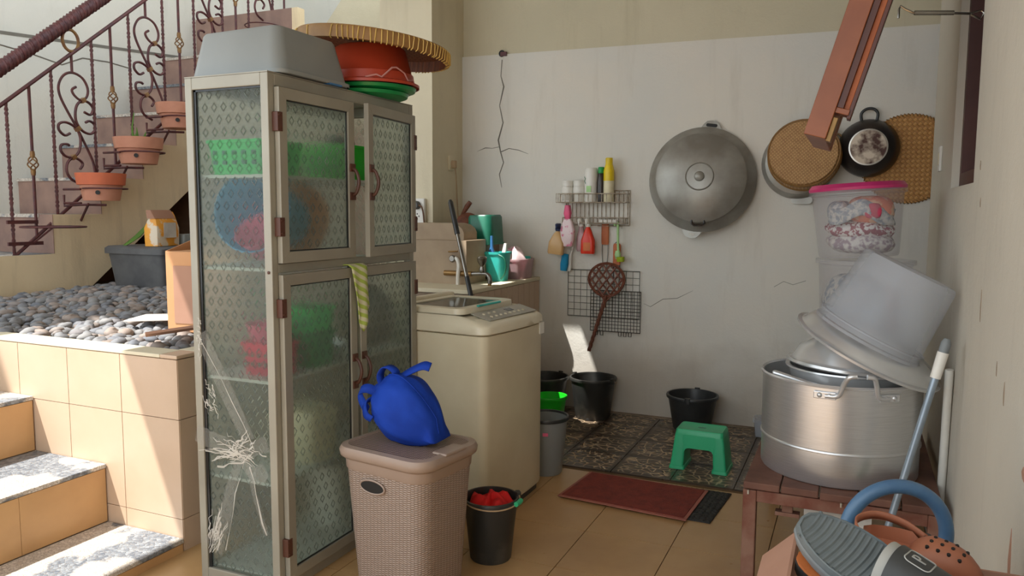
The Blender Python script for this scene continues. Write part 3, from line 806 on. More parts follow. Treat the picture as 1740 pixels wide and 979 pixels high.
eh.box(-.2, -.2, .02, -.185, .02, .045).box(-.2, -.2, -.13, -.185, .05, -.105).tube([(-.2, -.02, -.12), (0, .0, 0)], .008, 5)
eh.build('pot_ring', 'iron', rl, 40, loc=(.2, .34, 1.375))
eh2 = B(); eh2.tube([(.16*math.cos(2*PI*i/26), .16*math.sin(2*PI*i/26), 0) for i in range(26)], .006, 5, closed=True)
eh2.build('pot_ring', 'iron', rl, 40, loc=(.2, 2.5, 3.19))
mesh_b = B().rr([(.5, .3, .05, 0), (.56, .36, .06, .25), (.53, .33, .05, .25), (.47, .27, .05, .02)], 4)
mesh_b.build('mesh_basket', 'redmesh', None, 30, loc=(-4.45, 3.15, 3.0), label='red woven mesh basket at the top of the stairs', cat='basket')
B().box(-4.75, 2.9, 2.9, -4.15, 3.4, 2.999).build('landing_slab', 'riser', sc, 0)

# ================================================================== things under the stairs
tb_ = thing('storage_box', 'dusty dark grey lidded plastic crate under the stairs', 'crate', (-3.72, 1.18, .885))
B().rr([(.5, .84, .04, 0), (.56, .9, .04, .27)], 3).build('body', 'black_box', tb_, 40)
B().rr([(.6, .94, .04, .27), (.6, .94, .04, .31), (.57, .9, .04, .325)], 3).build('lid', 'black_box', tb_, 40)
bl = B().box(.272, .05, .02, .285, .3, .25).build('latch', 'black_box', tb_, 0, .006)
for k in range(6): B().box(.285, .075+k*.034, .17, .287, .09+k*.034, .20).build('slot', 'lampblack', bl, 0)
B().box(.27, -.36, .1, .28, -.31, .26).build('latch', 'black_box', tb_, 0, .006)
pk = thing('food_pack', 'crumpled orange and white paper pack on the dark crate', 'pack', (-3.60, .885, 1.213), (0, 0, R(8)))
B().loft([[(x, y, 0) for x, y in rrect(.12, .24, .02, 2)], [(x, y, .13) for x, y in rrect(.13, .25, .03, 2)], [(x, y+.01, .22) for x, y in rrect(.06, .22, .02, 2)], [(x, y, .25) for x, y in rrect(.03, .22, .01, 2)]]).build('pack_body', 'bag_yel', pk, 40)
B().box(.0665, -.06, .06, .0685, .07, .17).build('label_panel', 'paper', pk, 0)
B().loft([[(x, y, .2) for x, y in rrect(.08, .23, .02, 2)], [(x, y-.03, .262) for x, y in rrect(.05, .22, .02, 2)]]).build('folded_top', 'card_pale', pk, 40)
B().rr([(.1, .2, .02, 0), (.1, .2, .02, .08)], 3).build('tin_box', 'grey_pl', None, 40, loc=(-3.60, 1.14, 1.213), label='small grey tin beside the orange pack on the crate', cat='tin')
gl = B()
gl.loft([[(-.02, 0, .0), (.02, 0, .0), (.02, .01, .0), (-.02, .01, 0)], [(-.03, .12, .06), (.03, .12, .06), (.03, .12, .07), (-.03, .12, .07)], [(-.01, .3, .22), (.01, .3, .22), (.01, .3, .225), (-.01, .3, .225)]])
gl.build('green_leaf', 'leaf', None, 40, loc=(-3.82, .74, 1.215), label='curved green leaf lying on the dark crate', cat='leaf')
# cardboard box by the cabinet
cb = thing('cardboard_box', 'tall brown cardboard box with torn flap behind the glass cabinet', 'box', (-2.02, -.52, .875), (0, 0, R(8)))
B().box(0, 0, 0, .4, .3, .40).build('carton', 'card', cb, 0, .004)
B().box(.045, -.003, .045, .395, -.001, .33).build('pale_panel', 'card_pale', cb, 0)
B().prism([(0, .40), (.02, .44), (.4, .55), (.4, .545), (.03, .43), (.01, .40)], 0.28, .3, 'y').build('flap', 'card', cb, 0)
B().prism([(0, .4), (.3, .4), (.3, .46), (.28, .47)], .0, .004, 'x').build('flap', 'card', cb, 0)
B().box(0, 0, 0, .34, .16, .006).build('white_sheet', 'paper', None, 0, loc=(-2.33, -.52, .905), rot=(R(5), R(-4), R(6)), label='blank white sheet lying on the sunlit pebbles by the box', cat='sheet')
B().box(0, 0, 0, .04, .5, .012).build('wood_strip', 'card_pale', None, 0, loc=(-1.85, -.8, .90), rot=(R(6), R(-25), R(-42)), label='pale wooden strip leaning under the cardboard box', cat='strip')

# ================================================================== glass cabinet
CX0, CX1, CY0, CY1, CZ = -1.265, -.865, -1.08, -.08, 1.975
cab = thing('glass_cabinet', 'tall aluminium cabinet with four patterned glass doors', 'cabinet', (CX1, CY0, 0))
D_, W_ = CX1-CX0, CY1-CY0     # local: x in [-D_,0], y in [0,W_]
fr = B(); t = .035
for (x, y) in ((-t, 0), (-t, W_-t), (-D_, 0), (-D_, W_-t)): fr.box(x, y, 0, x+t, y+t, CZ)
for z0, z1 in ((0.0, .05), (CZ-.045, CZ)):
    fr.box(-D_+t, 0, z0, -t, t, z1).box(-D_+t, W_-t, z0, -t, W_, z1).box(-t, t, z0, 0, W_-t, z1).box(-D_, t, z0, -D_+t, W_-t, z1)
fr.box(-t, t, 1.245, 0, W_-t, 1.28)
fr.build('frame', 'alu', cab, 0, .003)
B().box(-D_, 0, CZ, 0, W_, CZ+.004).build('top_board', 'alu', cab, 0)
B().box(-D_+t, t, .05, -t, W_-t, .056).build('bottom_board', 'alu_in', cab, 0)
B().box(-D_+.004, t, .05, -D_+.009, W_-t, CZ-.045).build('back_glass', 'glass_pat', cab, 0)
B().box(-D_+t, W_-.02, .05, -t, W_-.015, CZ-.045).build('side_glass', 'glass_pat', cab, 0)
for z in (.42, .82, 1.25, 1.60): B().box(-D_+.014, .03, z, -t-.004, W_-.03, z+.012).build('shelf', 'alu_in', cab, 0)
B().box(-D_+t, .013, .05, -t, .018, CZ-.045).build('side_glass', 'glass_pat', cab, 0)
gk = B()   # dark gasket round the side glass
for (a0, b0, a1, b1) in ((-D_+t, .05, -D_+t+.012, CZ-.045), (-t-.004, .05, -t, CZ-.045), (-D_+t, CZ-.052, -t, CZ-.045)): gk.box(a0, .008, b0, a1, .022, b1)
gk.build('gasket', 'lens', cab, 0)
screw = B().lathe([(.006, 0), (.006, .003), (.003, .005)], 10).mesh('screw', 'brown_metal')
inst(screw, 'screw', cab, (-.016, -.0, 1.25), (PI/2, 0, 0))
def cab_door(w, h, name, loc, rotz, flip, lab):
    d = B(); s = .042   # mitred frame: local y 0..w (or 0..-w), z 0..h, x 0..0.022 outwards
    sg = -1 if flip else 1
    Y = lambda y: sg*y
    def pz(poly): d.prism([(Y(a), z) for a, z in poly], .002, .024, 'x')
    pz([(0, 0), (s, s), (s, h-s), (0, h)]); pz([(w, 0), (w-s, s), (w-s, h-s), (w, h)])
    pz([(0, 0), (w, 0), (w-s, s), (s, s)]); pz([(0, h), (w, h), (w-s, h-s), (s, h-s)])
    o = d.build(name, 'alu', cab, 0, .0015, loc=loc, rot=(0, 0, rotz)); o['label'] = lab
    B().box(.009, min(Y(s-.004), Y(w-s+.004)), s-.004, .013, max(Y(s-.004), Y(w-s+.004)), h-s+.004).build('pane', 'glass_pat', o, 0)
    g = B()
    for (a0, a1, z0, z1) in ((s, s+.005, s, h-s), (w-s-.005, w-s, s, h-s), (s, w-s, s, s+.005), (s, w-s, h-s-.005, h-s)):
        g.box(.012, min(Y(a0), Y(a1)), z0, .017, max(Y(a0), Y(a1)), z1)
    g.build('bead', 'lens', o, 0)
    for z in (.1, h-.16):
        hg = B().box(.0, min(Y(-.012), Y(.016)), z, .027, max(Y(-.012), Y(.016)), z+.07).build('hinge', 'brown_metal', o, 0, .002)
        for dz in (.012, .058):
            for dy in (-.006, .010): inst(screw, 'screw', hg, (.027, Y(dy), z+dz), (0, PI/2, 0), (.5, .5, .5))
    hz0 = .26 if h < .7 else h*.58
    hb = B()
    hb.tube(catmull([(.026, Y(w-.02), hz0), (.045, Y(w-.02), hz0+.012), (.058, Y(w-.02), hz0+.055), (.045, Y(w-.02), hz0+.098), (.026, Y(w-.02), hz0+.11)], 4), .0075, 8)
    hb.box(.024, min(Y(w-.036), Y(w-.004)), hz0-.02, .031, max(Y(w-.036), Y(w-.004)), hz0+.012).box(.024, min(Y(w-.036), Y(w-.004)), hz0+.098, .031, max(Y(w-.036), Y(w-.004)), hz0+.13)
    hb.build('handle', 'brown_metal', o, 40)
    return o
hU, hL = CZ-.05-1.282, 1.24-.055
cab_door(.462, hU, 'door', (0, .03, 1.283), 0, False, 'closed upper glass door')
cab_door(.462, hU, 'door', (0, W_-.018, 1.283), R(6), True, 'upper glass door standing slightly ajar')
cab_door(.462, hL, 'door', (0, .03, .055), 0, False, 'lower glass door')
cab_door(.462, hL, 'door', (0, W_-.018, .055), 0, True, 'lower glass door with a rag on its top edge')
# tape over the cracked side glass
def strip(pts, w, jag=0, rn=None):
    P = [Vector(p) for p in pts]; vs = []; fs = []
    for i, p in enumerate(P):
        a = P[max(i-1, 0)]; b_ = P[min(i+1, len(P)-1)]; tt = (b_-a).normalized(); nn = Vector((tt.z, 0, -tt.x))
        j = rn.uniform(-jag, jag) if rn else 0
        wi = w[i] if isinstance(w, (list, tuple)) else w
        vs += [p-nn*(wi+j), p+nn*(wi+j)]
    for i in range(len(P)-1): fs.append((2*i, 2*i+1, 2*i+3, 2*i+2))
    return vs, fs
rn = random.Random(5)
def tape(pts, w, m_='tape', jag=0.0, n=10):
    q = [Vector(p) for p in catmull([(x, -.004, z) for x, z in pts], n)]
    ws = None
    if isinstance(w, (list, tuple)):
        ws = [w[min(int(i/n), len(w)-1)]+(w[min(int(i/n)+1, len(w)-1)]-w[min(int(i/n), len(w)-1)])*((i % n)/n) for i in range(len(q))]
    v, f = strip([(p.x, -.0035-rn.uniform(0, jag), p.z) for p in q], ws or w, jag, rn)
    b = B(); b.add(v, f); b.build('tape_strip', m_, cab, 0)
tape([(-.36, 1.0), (-.28, .86), (-.2, .72), (-.13, .6)], [.03, .035, .035, .03], 'tape')
tape([(-.40, .60), (-.28, .57), (-.16, .56), (-.04, .60)], [.035, .04, .03, .03], 'tape', .003)
tape([(-.16, .56), (-.22, .42), (-.27, .26), (-.33, .14)], [.02, .02, .03, .05], 'tape', .004)
tape([(-.15, .56), (-.12, .43), (-.08, .3), (-.055, .24)], [.01, .012, .010, .014], 'tape', .003)
tape([(-.05, .5), (-.1, .47), (-.16, .52)], [.03, .035, .02], 'tape', .004)
wrk = B()
def wrinkle(p, ang, L, w):
    q = []
    for k in range(6):
        t3 = k/5; q.append((p[0]+math.cos(ang)*L*t3+rn.uniform(-.006, .006), -.0045-rn.uniform(0, .006), p[1]+math.sin(ang)*L*t3+rn.uniform(-.006, .006)))
    v, f = strip(q, [w*(.3+rn.random()) for _ in q], w*.3, rn); wrk.add(v, f)
for k in range(46):
    a = rn.choice([R(180), R(195), R(170), R(35), R(60), R(215), R(-20), R(150)])+rn.uniform(-.25, .25)
    wrinkle((-.16+rn.uniform(-.05, .05), .555+rn.uniform(-.04, .04)), a, rn.uniform(.04, .2) if abs(math.cos(a)) > .8 and math.cos(a) < 0 else rn.uniform(.03, .1), rn.uniform(.0012, .0034))
for k in range(26): wrinkle((-.33+rn.uniform(-.03, .03), .12+rn.uniform(0, .08)), R(66)+rn.uniform(-.2, .2), rn.uniform(.04, .14), rn.uniform(.0012, .003))
for k in range(14): wrinkle((-.34+rn.uniform(-.02, .05), .72+rn.uniform(0, .1)), R(-50)+rn.uniform(-.5, .5), rn.uniform(.02, .06), rn.uniform(.001, .0026))
for k in range(8): wrinkle((-.37, .92+.02*k), R(-60)+rn.uniform(-.4, .4), .03, .0018)
wrinkle((-.37, 1.0), R(-58), .5, .0018); wrinkle((-.15, .55), R(-106), .42, .0024); wrinkle((-.13, .5), R(-74), .27, .003)
wrk.build('tape_wrinkles', 'tape_wr', cab, 0, kind='stuff')
# rag over the lower door
rg = B(); vs = []; NU, NV = 8, 16
for j in range(NV+1):
    for i in range(NU+1):
        u = i/NU; v = j/NV
        wd = .115*(1-.25*v)
        yy = .45-.02+u*wd+.06*v
        if v < .15: x = -.012+.040*(v/.15); z = 1.252-.002*(1-v/.15)
        else: x = .030+.010*math.sin(u*9+v*3)*v+.004; z = 1.25-(v-.15)*(.24+.10*(1-abs(2*u-.75)))
        vs.append((x, yy, z))
fs = [(j*(NU+1)+i, j*(NU+1)+i+1, (j+1)*(NU+1)+i+1, (j+1)*(NU+1)+i) for j in range(NV) for i in range(NU)]
rg.add(vs, fs); o = rg.build('cleaning_rag', 'rag', None, 80, loc=(CX1, CY0, 0), label='green and white striped rag hanging over the lower cabinet door', cat='rag')
md = o.modifiers.new('thick', 'SOLIDIFY'); md.thickness = .004; md.offset = 1

# things stored in the cabinet (seen through the glass)
def basin(name, mt, r, h, loc, rot, lab, cat='basin', group=None):
    return B().lathe([(r*.7, 0), (r*.93, h*.9), (r, h), (r*.97, h), (r*.9, h*.88), (r*.66, .01)], 32).build(name, mt, None, 40, loc=loc, rot=rot, label=lab, cat=cat, group=group)
def crate(name, mt, w, d, h, loc, rotz, lab):
    t_ = thing(name, lab, 'basket', loc, (0, 0, rotz))
    B().rr([(w*.9, d*.9, .02, 0), (w, d, .02, h), (w-.012, d-.012, .02, h), (w*.9-.012, d*.9-.012, .02, .006)], 3).build('body', mt, t_, 40)
    rim = B().rr([(w+.012, d+.012, .02, h-.012), (w+.012, d+.012, .02, h), (w-.002, d-.002, .02, h), (w-.002, d-.002, .02, h-.012)], 3); rim.build('rim', mt, t_, 40)
    hb_ = B()
    for k in range(5):
        for r_ in range(2): hb_.cbox(-w*.35+k*w*.175, -d/2*.965-.001, h*.35+r_*h*.28, w*.07, .006, h*.12)
    hb_.build('slots', 'dkgreen_pl', t_, 0)
    return t_
crate('plastic_basket', 'mint_pl', .27, .24, .13, (CX1-.20, CY0+.155, 1.6135), 0, 'mint green slotted basket on the upper cabinet shelf')
crate('plastic_basket', 'green_br', .24, .22, .15, (CX1-.19, CY0+.635, 1.6135), 0, 'bright green basket behind the ajar cabinet door')
basin('plastic_basin', 'cyan_pl', .162, .24, (CX1-.205, CY0+.315, 1.262+.172), (R(80), 0, R(10)), 'cyan plastic basin standing on edge in the cabinet')
basin('plastic_plate', 'orange_pl', .164, .03, (CX1-.212, CY0+.40, 1.262+.170), (R(82), 0, R(10)), 'pale orange plate standing behind the cyan basin', 'plate')
basin('plastic_basin', 'rose_pl', .095, .10, (CX1-.165, CY0+.172, 1.262+.068), (R(42), R(0), R(10)), 'pink plastic basin nested low in the cyan basin')
B().rr([(.2, .12, .02, 0), (.2, .12, .02, .03)], 3).build('food_tub', 'yellow_pale', None, 40, loc=(CX1-.15, CY0+.50, 1.263), label='flat cream tray beside the cyan basin on the middle shelf', cat='tub')
basin('plastic_basin', 'rose_pl', .085, .07, (CX1-.16, CY0+.15, .965), (0, 0, 0), 'small pink basin on top of the crimson box')
crate('plastic_basket', 'mint_pl', .2, .16, .10, (CX1-.15, CY0+.36, .98), 0, 'upper green box stacked on the lower cabinet shelf')
crate('plastic_basket', 'green_pl', .2, .16, .145, (CX1-.15, CY0+.36, .833), 0, 'lower green box on the lower cabinet shelf')
crate('plastic_basket', 'crimson', .18, .13, .13, (CX1-.15, CY0+.15, .833), 0, 'crimson plastic box at the left of the lower shelf')
basin('cooking_pan', 'alu_old', .15, .1, (CX1-.17, CY0+.76, .98), (R(78), 0, R(64)), 'grey aluminium pan standing behind the lower right glass door', 'pan')
basin('cooking_pan', 'alu_pot', .09, .06, (CX1-.2, CY0+.55, .834), (0, 0, 0), 'shallow metal pan lying on the lower cabinet shelf', 'pan')
B().rr([(.2, .18, .03, 0), (.22, .2, .03, .2), (.2, .18, .03, .22)], 3).build('food_tub', 'yellow_pale', None, 40, loc=(CX1-.16, CY0+.36, .432), label='cream tub on the bottom cabinet shelf', cat='tub')
B().rr([(.16, .16, .03, 0), (.18, .18, .03, .28)], 3).build('food_tub', 'white_pl', None, 40, loc=(CX1-.2, CY0+.6, .0565), label='white tub at the bottom of the cabinet', cat='tub')
B().lathe([(.05, 0), (.055, .16), (.04, .18), (.04, .2)], 20).build('jar', 'red_pl', None, 40, loc=(CX1-.20, CY0+.70, 1.622), label='red plastic jar standing in the bright green basket', cat='jar')
B().sphere((0, 0, .035), .04, .05, .035).sphere((.03, .05, .03), .03).build('dark_bowl', 'bottle_dk', None, 60, loc=(CX1-.14, CY0+.585, 1.74), label='dark brown bundle on top of the bright green basket', cat='bundle')

# ================================================================== on top of the cabinet
tu = B().rr([(.42, .40, .05, .165), (.36, .34, .05, .17)], 6)
gt = thing('grey_tub', 'large grey plastic tub turned upside down on the cabinet', 'tub', (-1.085, -.80, CZ+.0045), (0, R(-1.0), R(0)))
B().rr([(.475, .46, .055, .0), (.475, .46, .055, .014), (.45, .435, .05, .016), (.385, .37, .04, .172), (.37, .355, .035, .182)], 6, False, True).build('tub_shell', 'grey_pl', gt, 40)
B().rr([(.46, .44, .05, 0), (.46, .44, .05, .006)], 5).build('inner_lip', 'grey_pl', gt, 40)
B().box(-.21, -.02, 0, .0, .06, .006).build('blue_folder', 'blue_pl', None, 0, loc=(-.862, -.68, CZ+.006), label='flat blue plastic sheet peeking out under the grey tub', cat='sheet')
bpy.data.objects['blue_folder'].location = (-.845, -.72, CZ+.0045)
bas = [(-.985, -.30, .2, 0.000, 'lower shallow green basin under the red basin'), (-.965, -.285, .21, .026, 'upper shallow green basin under the red basin')]
for (x, y, r, z, lab) in bas:
    B().lathe([(r*.8, 0), (r*.97, .012), (r, .026), (r*.97, .026), (r*.78, .006)], 36).build('shallow_basin', 'green_pl', None, 40, loc=(x, y, CZ+.0045+z), label=lab, cat='basin', group='green basins on the cabinet')
rb = thing('red_basin', 'broken red plastic basin upside down on green lids', 'basin', (-.96, -.29, CZ+.058))
b = B()
b.lathe([(.222, .0), (.222, .012), (.2, .02), (.195, .055), (.188, .06), (.160, .165), (.15, .175)], 40, False, True)
b.build('basin_shell', 'red_pl', rb, 40)
tp = B()
zig = []
for k in range(13):
    a = R(-62)+R(80)*k/12
    hgt = .018+.05*max(0, 1-abs(k-6)/3.2)+.012*((k*7) % 3)/2
    zig.append((.203*math.cos(a), .203*math.sin(a), hgt))
tp.tube(zig, .004, 5); tp.build('torn_edge', 'pink_torn', rb, 0)
tm = thing('winnowing_tray', 'big round woven bamboo tray upside down on the red basin', 'tray', (-.955, -.27, CZ+.225), (R(-3), R(6), 0))
RT = .345
B().lathe([(.02, .052), (RT*.6, .048), (RT*.96, .03)], 48, True, False).build('woven_base', 'tampah', tm, 60)
B().lathe([(RT*.96, .028), (RT*.6, .043), (.02, .047)], 48, False, True).build('woven_underside', 'tampah_dk', tm, 60)
B().lathe([(RT*.965, -.02), (RT, -.018), (RT*1.005, .022), (RT*.99, .036), (RT*.96, .03)], 56, False, False).build('rim', 'bamboo_rim', tm, 60)
B().lathe([(RT*.965, -.02), (RT*.962, .03)], 56, False, False).build('inner_rim', 'tampah_dk', tm, 60)
stb = B()
rs = random.Random(4)
for k in range(92):
    a = 2*PI*k/92
    if -2.3 < (a if a < PI else a-2*PI) < -1.5 and rs.random() < .6: continue
    c, s_ = math.cos(a), math.sin(a); c2, s2 = math.cos(a+rs.uniform(-.02, .02)), math.sin(a+rs.uniform(-.02, .02))
    stb.tube([(RT*.97*c, RT*.97*s_, .036), (RT*1.01*c, RT*1.01*s_, .028), (RT*1.012*c2, RT*1.012*s2, -.015), (RT*.97*c2, RT*.97*s2, -.023)], .0026, 4)
stb.build('cane_stitching', 'stitch', tm, 60, kind='stuff')

# ================================================================== washing machine
wm = thing('washing_machine', 'cream top-loading washing machine beside the glass cabinet', 'washing machine', (-.725, .205, 0), (0, 0, R(-5.5)))
def wloop(hx, hy, r, z, bulge=.022):
    out = []
    for x, y in rrect(2*hx, 2*hy, r, 6):
        if x > 0: x += bulge*(1-(y/hy)**2)*min(1, x/hx)
        out.append((x, y, z))
    return out
# the front needs more points for the bulge: add a lathe of dense loops
def dense(loop, n=14):
    out = []
    for i, p in enumerate(loop):
        q = loop[(i+1) % len(loop)]
        L = math.dist(p, q); k = max(1, int(L/.05))
        for j in range(k): out.append(tuple(p[a]+(q[a]-p[a])*j/k for a in range(3)))
    return out
def wl(hx, hy, r, z, bulge=.022):
    out = []
    for x, y, zz in dense([(x, y, z) for x, y in rrect(2*hx, 2*hy, r, 6)]):
        if x > 0: x += bulge*(1-(y/hy)**2)*min(1, x/hx)
        out.append((x, y, zz))
    return out
B().loft([wl(.275, .285, .03, .0), wl(.275, .285, .03, .035)]).build('plinth', 'black_pl', wm, 40)
B().loft([wl(.285, .296, .035, .035), wl(.29, .30, .04, .05), wl(.29, .30, .04, .895)]).build('body', 'cream_pl', wm, 40)
# top cover with sloping front
N_ = len(wl(.29, .3, .04, 0))
tc = [wl(.288, .298, .04, .898), wl(.297, .307, .045, .905), wl(.297, .307, .05, .935)]
def shaped(hx, hy, r, zb, zf):
    l = wl(hx, hy, r, 0); return [(x, y, zb if x < .16 else zb+(zf-zb)*min(1, (x-.16)/(.12))) for x, y, _ in l]
tc += [shaped(.290, .300, .05, .975, .945), shaped(.275, .285, .05, .985, .953)]
B().loft(tc).build('top_cover', 'wm_top', wm, 50)
lid = B()
lo = rrect(.40, .53, .05, 6); li = rrect(.30, .43, .03, 6)
lid.loft([[(x-.06, y, .984) for x, y in lo], [(x-.06, y, 1.012) for x, y in rrect(.395, .525, .05, 6)], [(x-.06, y, 1.016) for x, y in rrect(.37, .5, .045, 6)], [(x-.055, y, 1.014) for x, y in li], [(x-.055, y, 1.004) for x, y in li]], False, False)
ld = lid.build('lid', 'wm_top', wm, 50)
B().prism([(x-.055, y) for x, y in li], 1.004, 1.009, 'z').build('lid_glass', 'wm_glass', ld, 0)
B().box(-.31, -.29, .93, -.262, .29, 1.03).build('back_panel', 'wm_top', wm, 0, .012)
B().box(.135, -.12, 1.01, .15, .1, 1.02).build('lid_grip', 'teal_pl', ld, 0, .004)
cp = B().box(-.055, -.24, 0, .055, .24, .004).build('control_panel', 'wm_panel', wm, 0, .002, loc=(.218, .02, .973), rot=(0, R(14.5), 0))
B().box(-.03, .03, .004, .0, .09, .0055).build('display', 'lens', cp, 0)
btn = B().lathe([(.008, 0), (.008, .003), (.006, .0045)], 12).mesh('button', 'wm_top')
for k in range(8): inst(btn, 'button', cp, (.022, -.17+k*.045, .004))
for k in range(3): inst(btn, 'button', cp, (-.018, -.18+k*.05, .004))
B().box(.295, .24, .84, .304, .285, .90).build('sticker', 'white_pl', wm, 0)

# ================================================================== hamper and bag
hm = thing('laundry_hamper', 'tall taupe woven-look plastic laundry hamper with lid', 'hamper', (-.452, -.81, 0), (0, 0, R(-9)))
B().rr([(.34, .27, .06, 0), (.345, .275, .06, .01), (.405, .335, .07, .50)], 8).build('body', 'hamper', hm, 40)
B().rr([(.405, .335, .07, .50), (.412, .342, .07, .505), (.418, .348, .07, .555)], 8).build('collar', 'hamper_rim', hm, 40)
lp = B().rr([(.43, .36, .075, .545), (.45, .38, .08, .555), (.455, .385, .08, .575), (.44, .37, .075, .59), (.395, .325, .06, .594), (.385, .315, .055, .588)], 8)
lidh = lp.build('lid', 'hamper_rim', hm, 50)
B().rr([(.384, .314, .055, .587), (.384, .314, .055, .5895)], 8).build('woven_top', 'hamper_lid', lidh, 0)
B().box(.16, -.06, .586, .228, .07, .597).build('lid_tab', 'hamper_rim', lidh, 0, .006)
hh = B(); hh.loft([[(.058*math.cos(2*PI*i/24), -.002-.004*k, .024*math.sin(2*PI*i/24)) for i in range(24)] for k in range(2)]); hh.build('handle_hole', 'lampblack', hm, 0, loc=(-.035, -.166, .455), rot=(R(4), 0, 0))
rimh = B(); rimh.tube([(.06*math.cos(2*PI*i/28), 0, .026*math.sin(2*PI*i/28)) for i in range(28)], .004, 6, closed=True); rimh.build('handle_rim', 'hamper_rim', hm, 40, loc=(-.035, -.170, .455), rot=(R(4), 0, 0))

bgt = thing('cloth_bag', 'stuffed royal blue cloth bag with knotted straps on the hamper', 'bag', (-.455, -.79, .5905), (0, 0, R(-8)))
bgt.scale = (.88, .88, .95)
def blob(fn, n=40, m=24):
    vs, fs = [], []
    for i in range(m+1):
        for j in range(n):
            vs.append(fn(i/m, j/n))
    for i in range(m):
        for j in range(n):
            k = (j+1) % n; fs.append((i*n+j, i*n+k, (i+1)*n+k, (i+1)*n+j))
    fs.append(tuple(range(n-1, -1, -1))); fs.append(tuple(m*n+j for j in range(n)))
    return vs, fs
def bagfn(u, v):
    # axis from the knotted mouth (-x, high) to the bottom seam (+x, low)
    a = 2*PI*v
    ax = Vector((-.155, -.03, .205)).lerp(Vector((.175, .0, .03)), u)
    prof = (math.sin(PI*min(1, max(0, u))**.75))**.62
    ra = .004+.135*prof; rb_ = .004+.125*prof
    if u > .85: rb_ = rb_*1.0+.055*(u-.85)/.15; ra *= 1-.55*(u-.85)/.15
    d = Vector((.33, .03, -.175)).normalized(); up = Vector((.46, 0, .88)).normalized(); sd_ = d.cross(up).normalized()
    w = 1+.035*math.cos(5*a+3*u)+.026*math.cos(9*a-5*u)+.10*math.cos(9*a+1.2)*max(0, 1-u/.4)+.02*math.cos(13*a+9*u)
    p = ax+up*ra*math.sin(a)*w+sd_*rb_*math.cos(a)*w
    if p.z < .002: p.z = .002+.0*p.z
    return tuple(p)
vs_, fs_ = blob(bagfn); bb = B(); bb.add(vs_, fs_)
bo = bb.build('bag_body', 'bag', bgt, 60)
seam = B(); seam.tube([Vector(bagfn(u/20, .2))*1.006 for u in range(2, 20)], .0022, 5); seam.build('seam', 'bag', bgt, 60)
def ribbon(pts, w, side):
    q = catmull(pts, 6); vs = []; fs = []
    for i, p in enumerate(q):
        s_ = Vector(side).normalized()*w; vs += [p-s_, p+s_]
    fs = [(2*i, 2*i+1, 2*i+3, 2*i+2) for i in range(len(q)-1)]
    b = B(); b.add(vs, fs); return b
for pts, w, sdv in (([(-.12, -.03, .20), (-.14, -.04, .26), (-.10, -.045, .305), (-.05, -.04, .285), (-.08, -.03, .225)], .018, (.35, 1, .2)),
                    ([(-.10, -.03, .215), (-.04, -.02, .262), (.01, -.01, .292), (.07, .0, .318), (.105, .005, .315)], .019, (.0, .6, .8)),
                    ([(-.15, -.04, .19), (-.20, -.06, .205), (-.235, -.07, .19), (-.22, -.075, .155), (-.17, -.09, .12)], .02, (.2, .4, 1)),
                    ([(-.16, -.05, .17), (-.175, -.10, .155), (-.15, -.125, .115), (-.115, -.125, .10)], .016, (.6, 0, .7))):
    o = ribbon(pts, w, sdv).build('strap', 'bag', bgt, 80); md = o.modifiers.new('t', 'SOLIDIFY'); md.thickness = .005; md.offset = 0
B().sphere((-.145, -.035, .2), .032, .03, .03).build('knot', 'bag', bgt, 80)

# ================================================================== buckets
def bucket(lab, mt, r0, r1, h, loc, handle=None, rotz=0, lugs=True, rimmt=None, group=None):
    t_ = thing('bucket', lab, 'bucket', loc, (0, 0, rotz), group)
    B().lathe([(r0*.96, 0), (r0, .006), (r1*.97, h-.012), (r1*.94, h-.012), (r0*.95, .02), (0.001, .016)], 36, True, False).build('body', mt, t_, 40)
    B().lathe([(r1*.96, h-.022), (r1*1.03, h-.02), (r1*1.045, h-.008), (r1*1.02, h), (r1*.95, h), (r1*.935, h-.012)], 36, False, False).build('rim', rimmt or mt, t_, 50)
    if lugs:
        for s_ in (-1, 1):
            B().rr([(.02, .035, .006, h-.03), (.02, .035, .006, h+.008)], 2).build('handle_lug', mt, t_, 40, loc=(s_*r1*1.03, 0, 0))
    if handle:
        hb_ = B(); pts = [(r1*1.04*math.cos(a), -math.sin(a)*r1*1.1*.98, h-.01+math.sin(a)*handle) for a in [PI*i/20 for i in range(21)]]
        hb_.tube(pts, .0035, 6); ho = hb_.build('bail', 'cable', t_, 60)
    return t_
rbk = bucket('black bucket of red laundry beside the hamper', 'black_worn', .088, .118, .27, (-.285, -.425, 0), None, R(40))
hb_ = B(); r1 = .123
pts = [(r1*math.cos(a), r1*math.sin(a)*.985, .268-.018*math.sin(-a)) for a in [-PI*i/24 for i in range(25)]]
hb_.tube(pts, .0036, 6); bail = hb_.build('bail', 'cable', rbk, 60)
gi = 9
gp = B(); gp.tube([pts[22], pts[18]], .0095, 10)
gpo = B(); gpo.tube([(r1*math.cos(a), r1*math.sin(a), .262) for a in [R(-52), R(-40), R(-28)]], .011, 10); gpo.build('grip', 'stool', bail, 40, loc=(.006, -.006, 0))
ck = B()
def clothfn(u, v):
    a = 2*PI*v; r = .098*math.sin(PI*u*.5+.02)
    return (r*math.cos(a), r*math.sin(a), .225+.035*math.cos(PI*u*.5)+.016*math.sin(3*a+7*u)+.010*math.sin(7*a))
vs_, fs_ = blob(clothfn, 30, 12); ck.add(vs_, fs_)
lt = ck.build('red_laundry', 'red_cloth', None, 80, loc=(-.285, -.425, .005), label='red cloth crumpled in the black bucket', cat='cloth')
bucket('grey bucket with dark rim behind the washing machine', 'grey_pl', .095, .128, .33, (-.475, .70, 0), rimmt='black_pl', lugs=False)
B().box(0, 0, 0, .03, .002, .018).build('sticker', 'rose_pl', bpy.data.objects['bucket.001'], 0, loc=(.03, -.122, .24), rot=(R(-6), 0, R(20)))
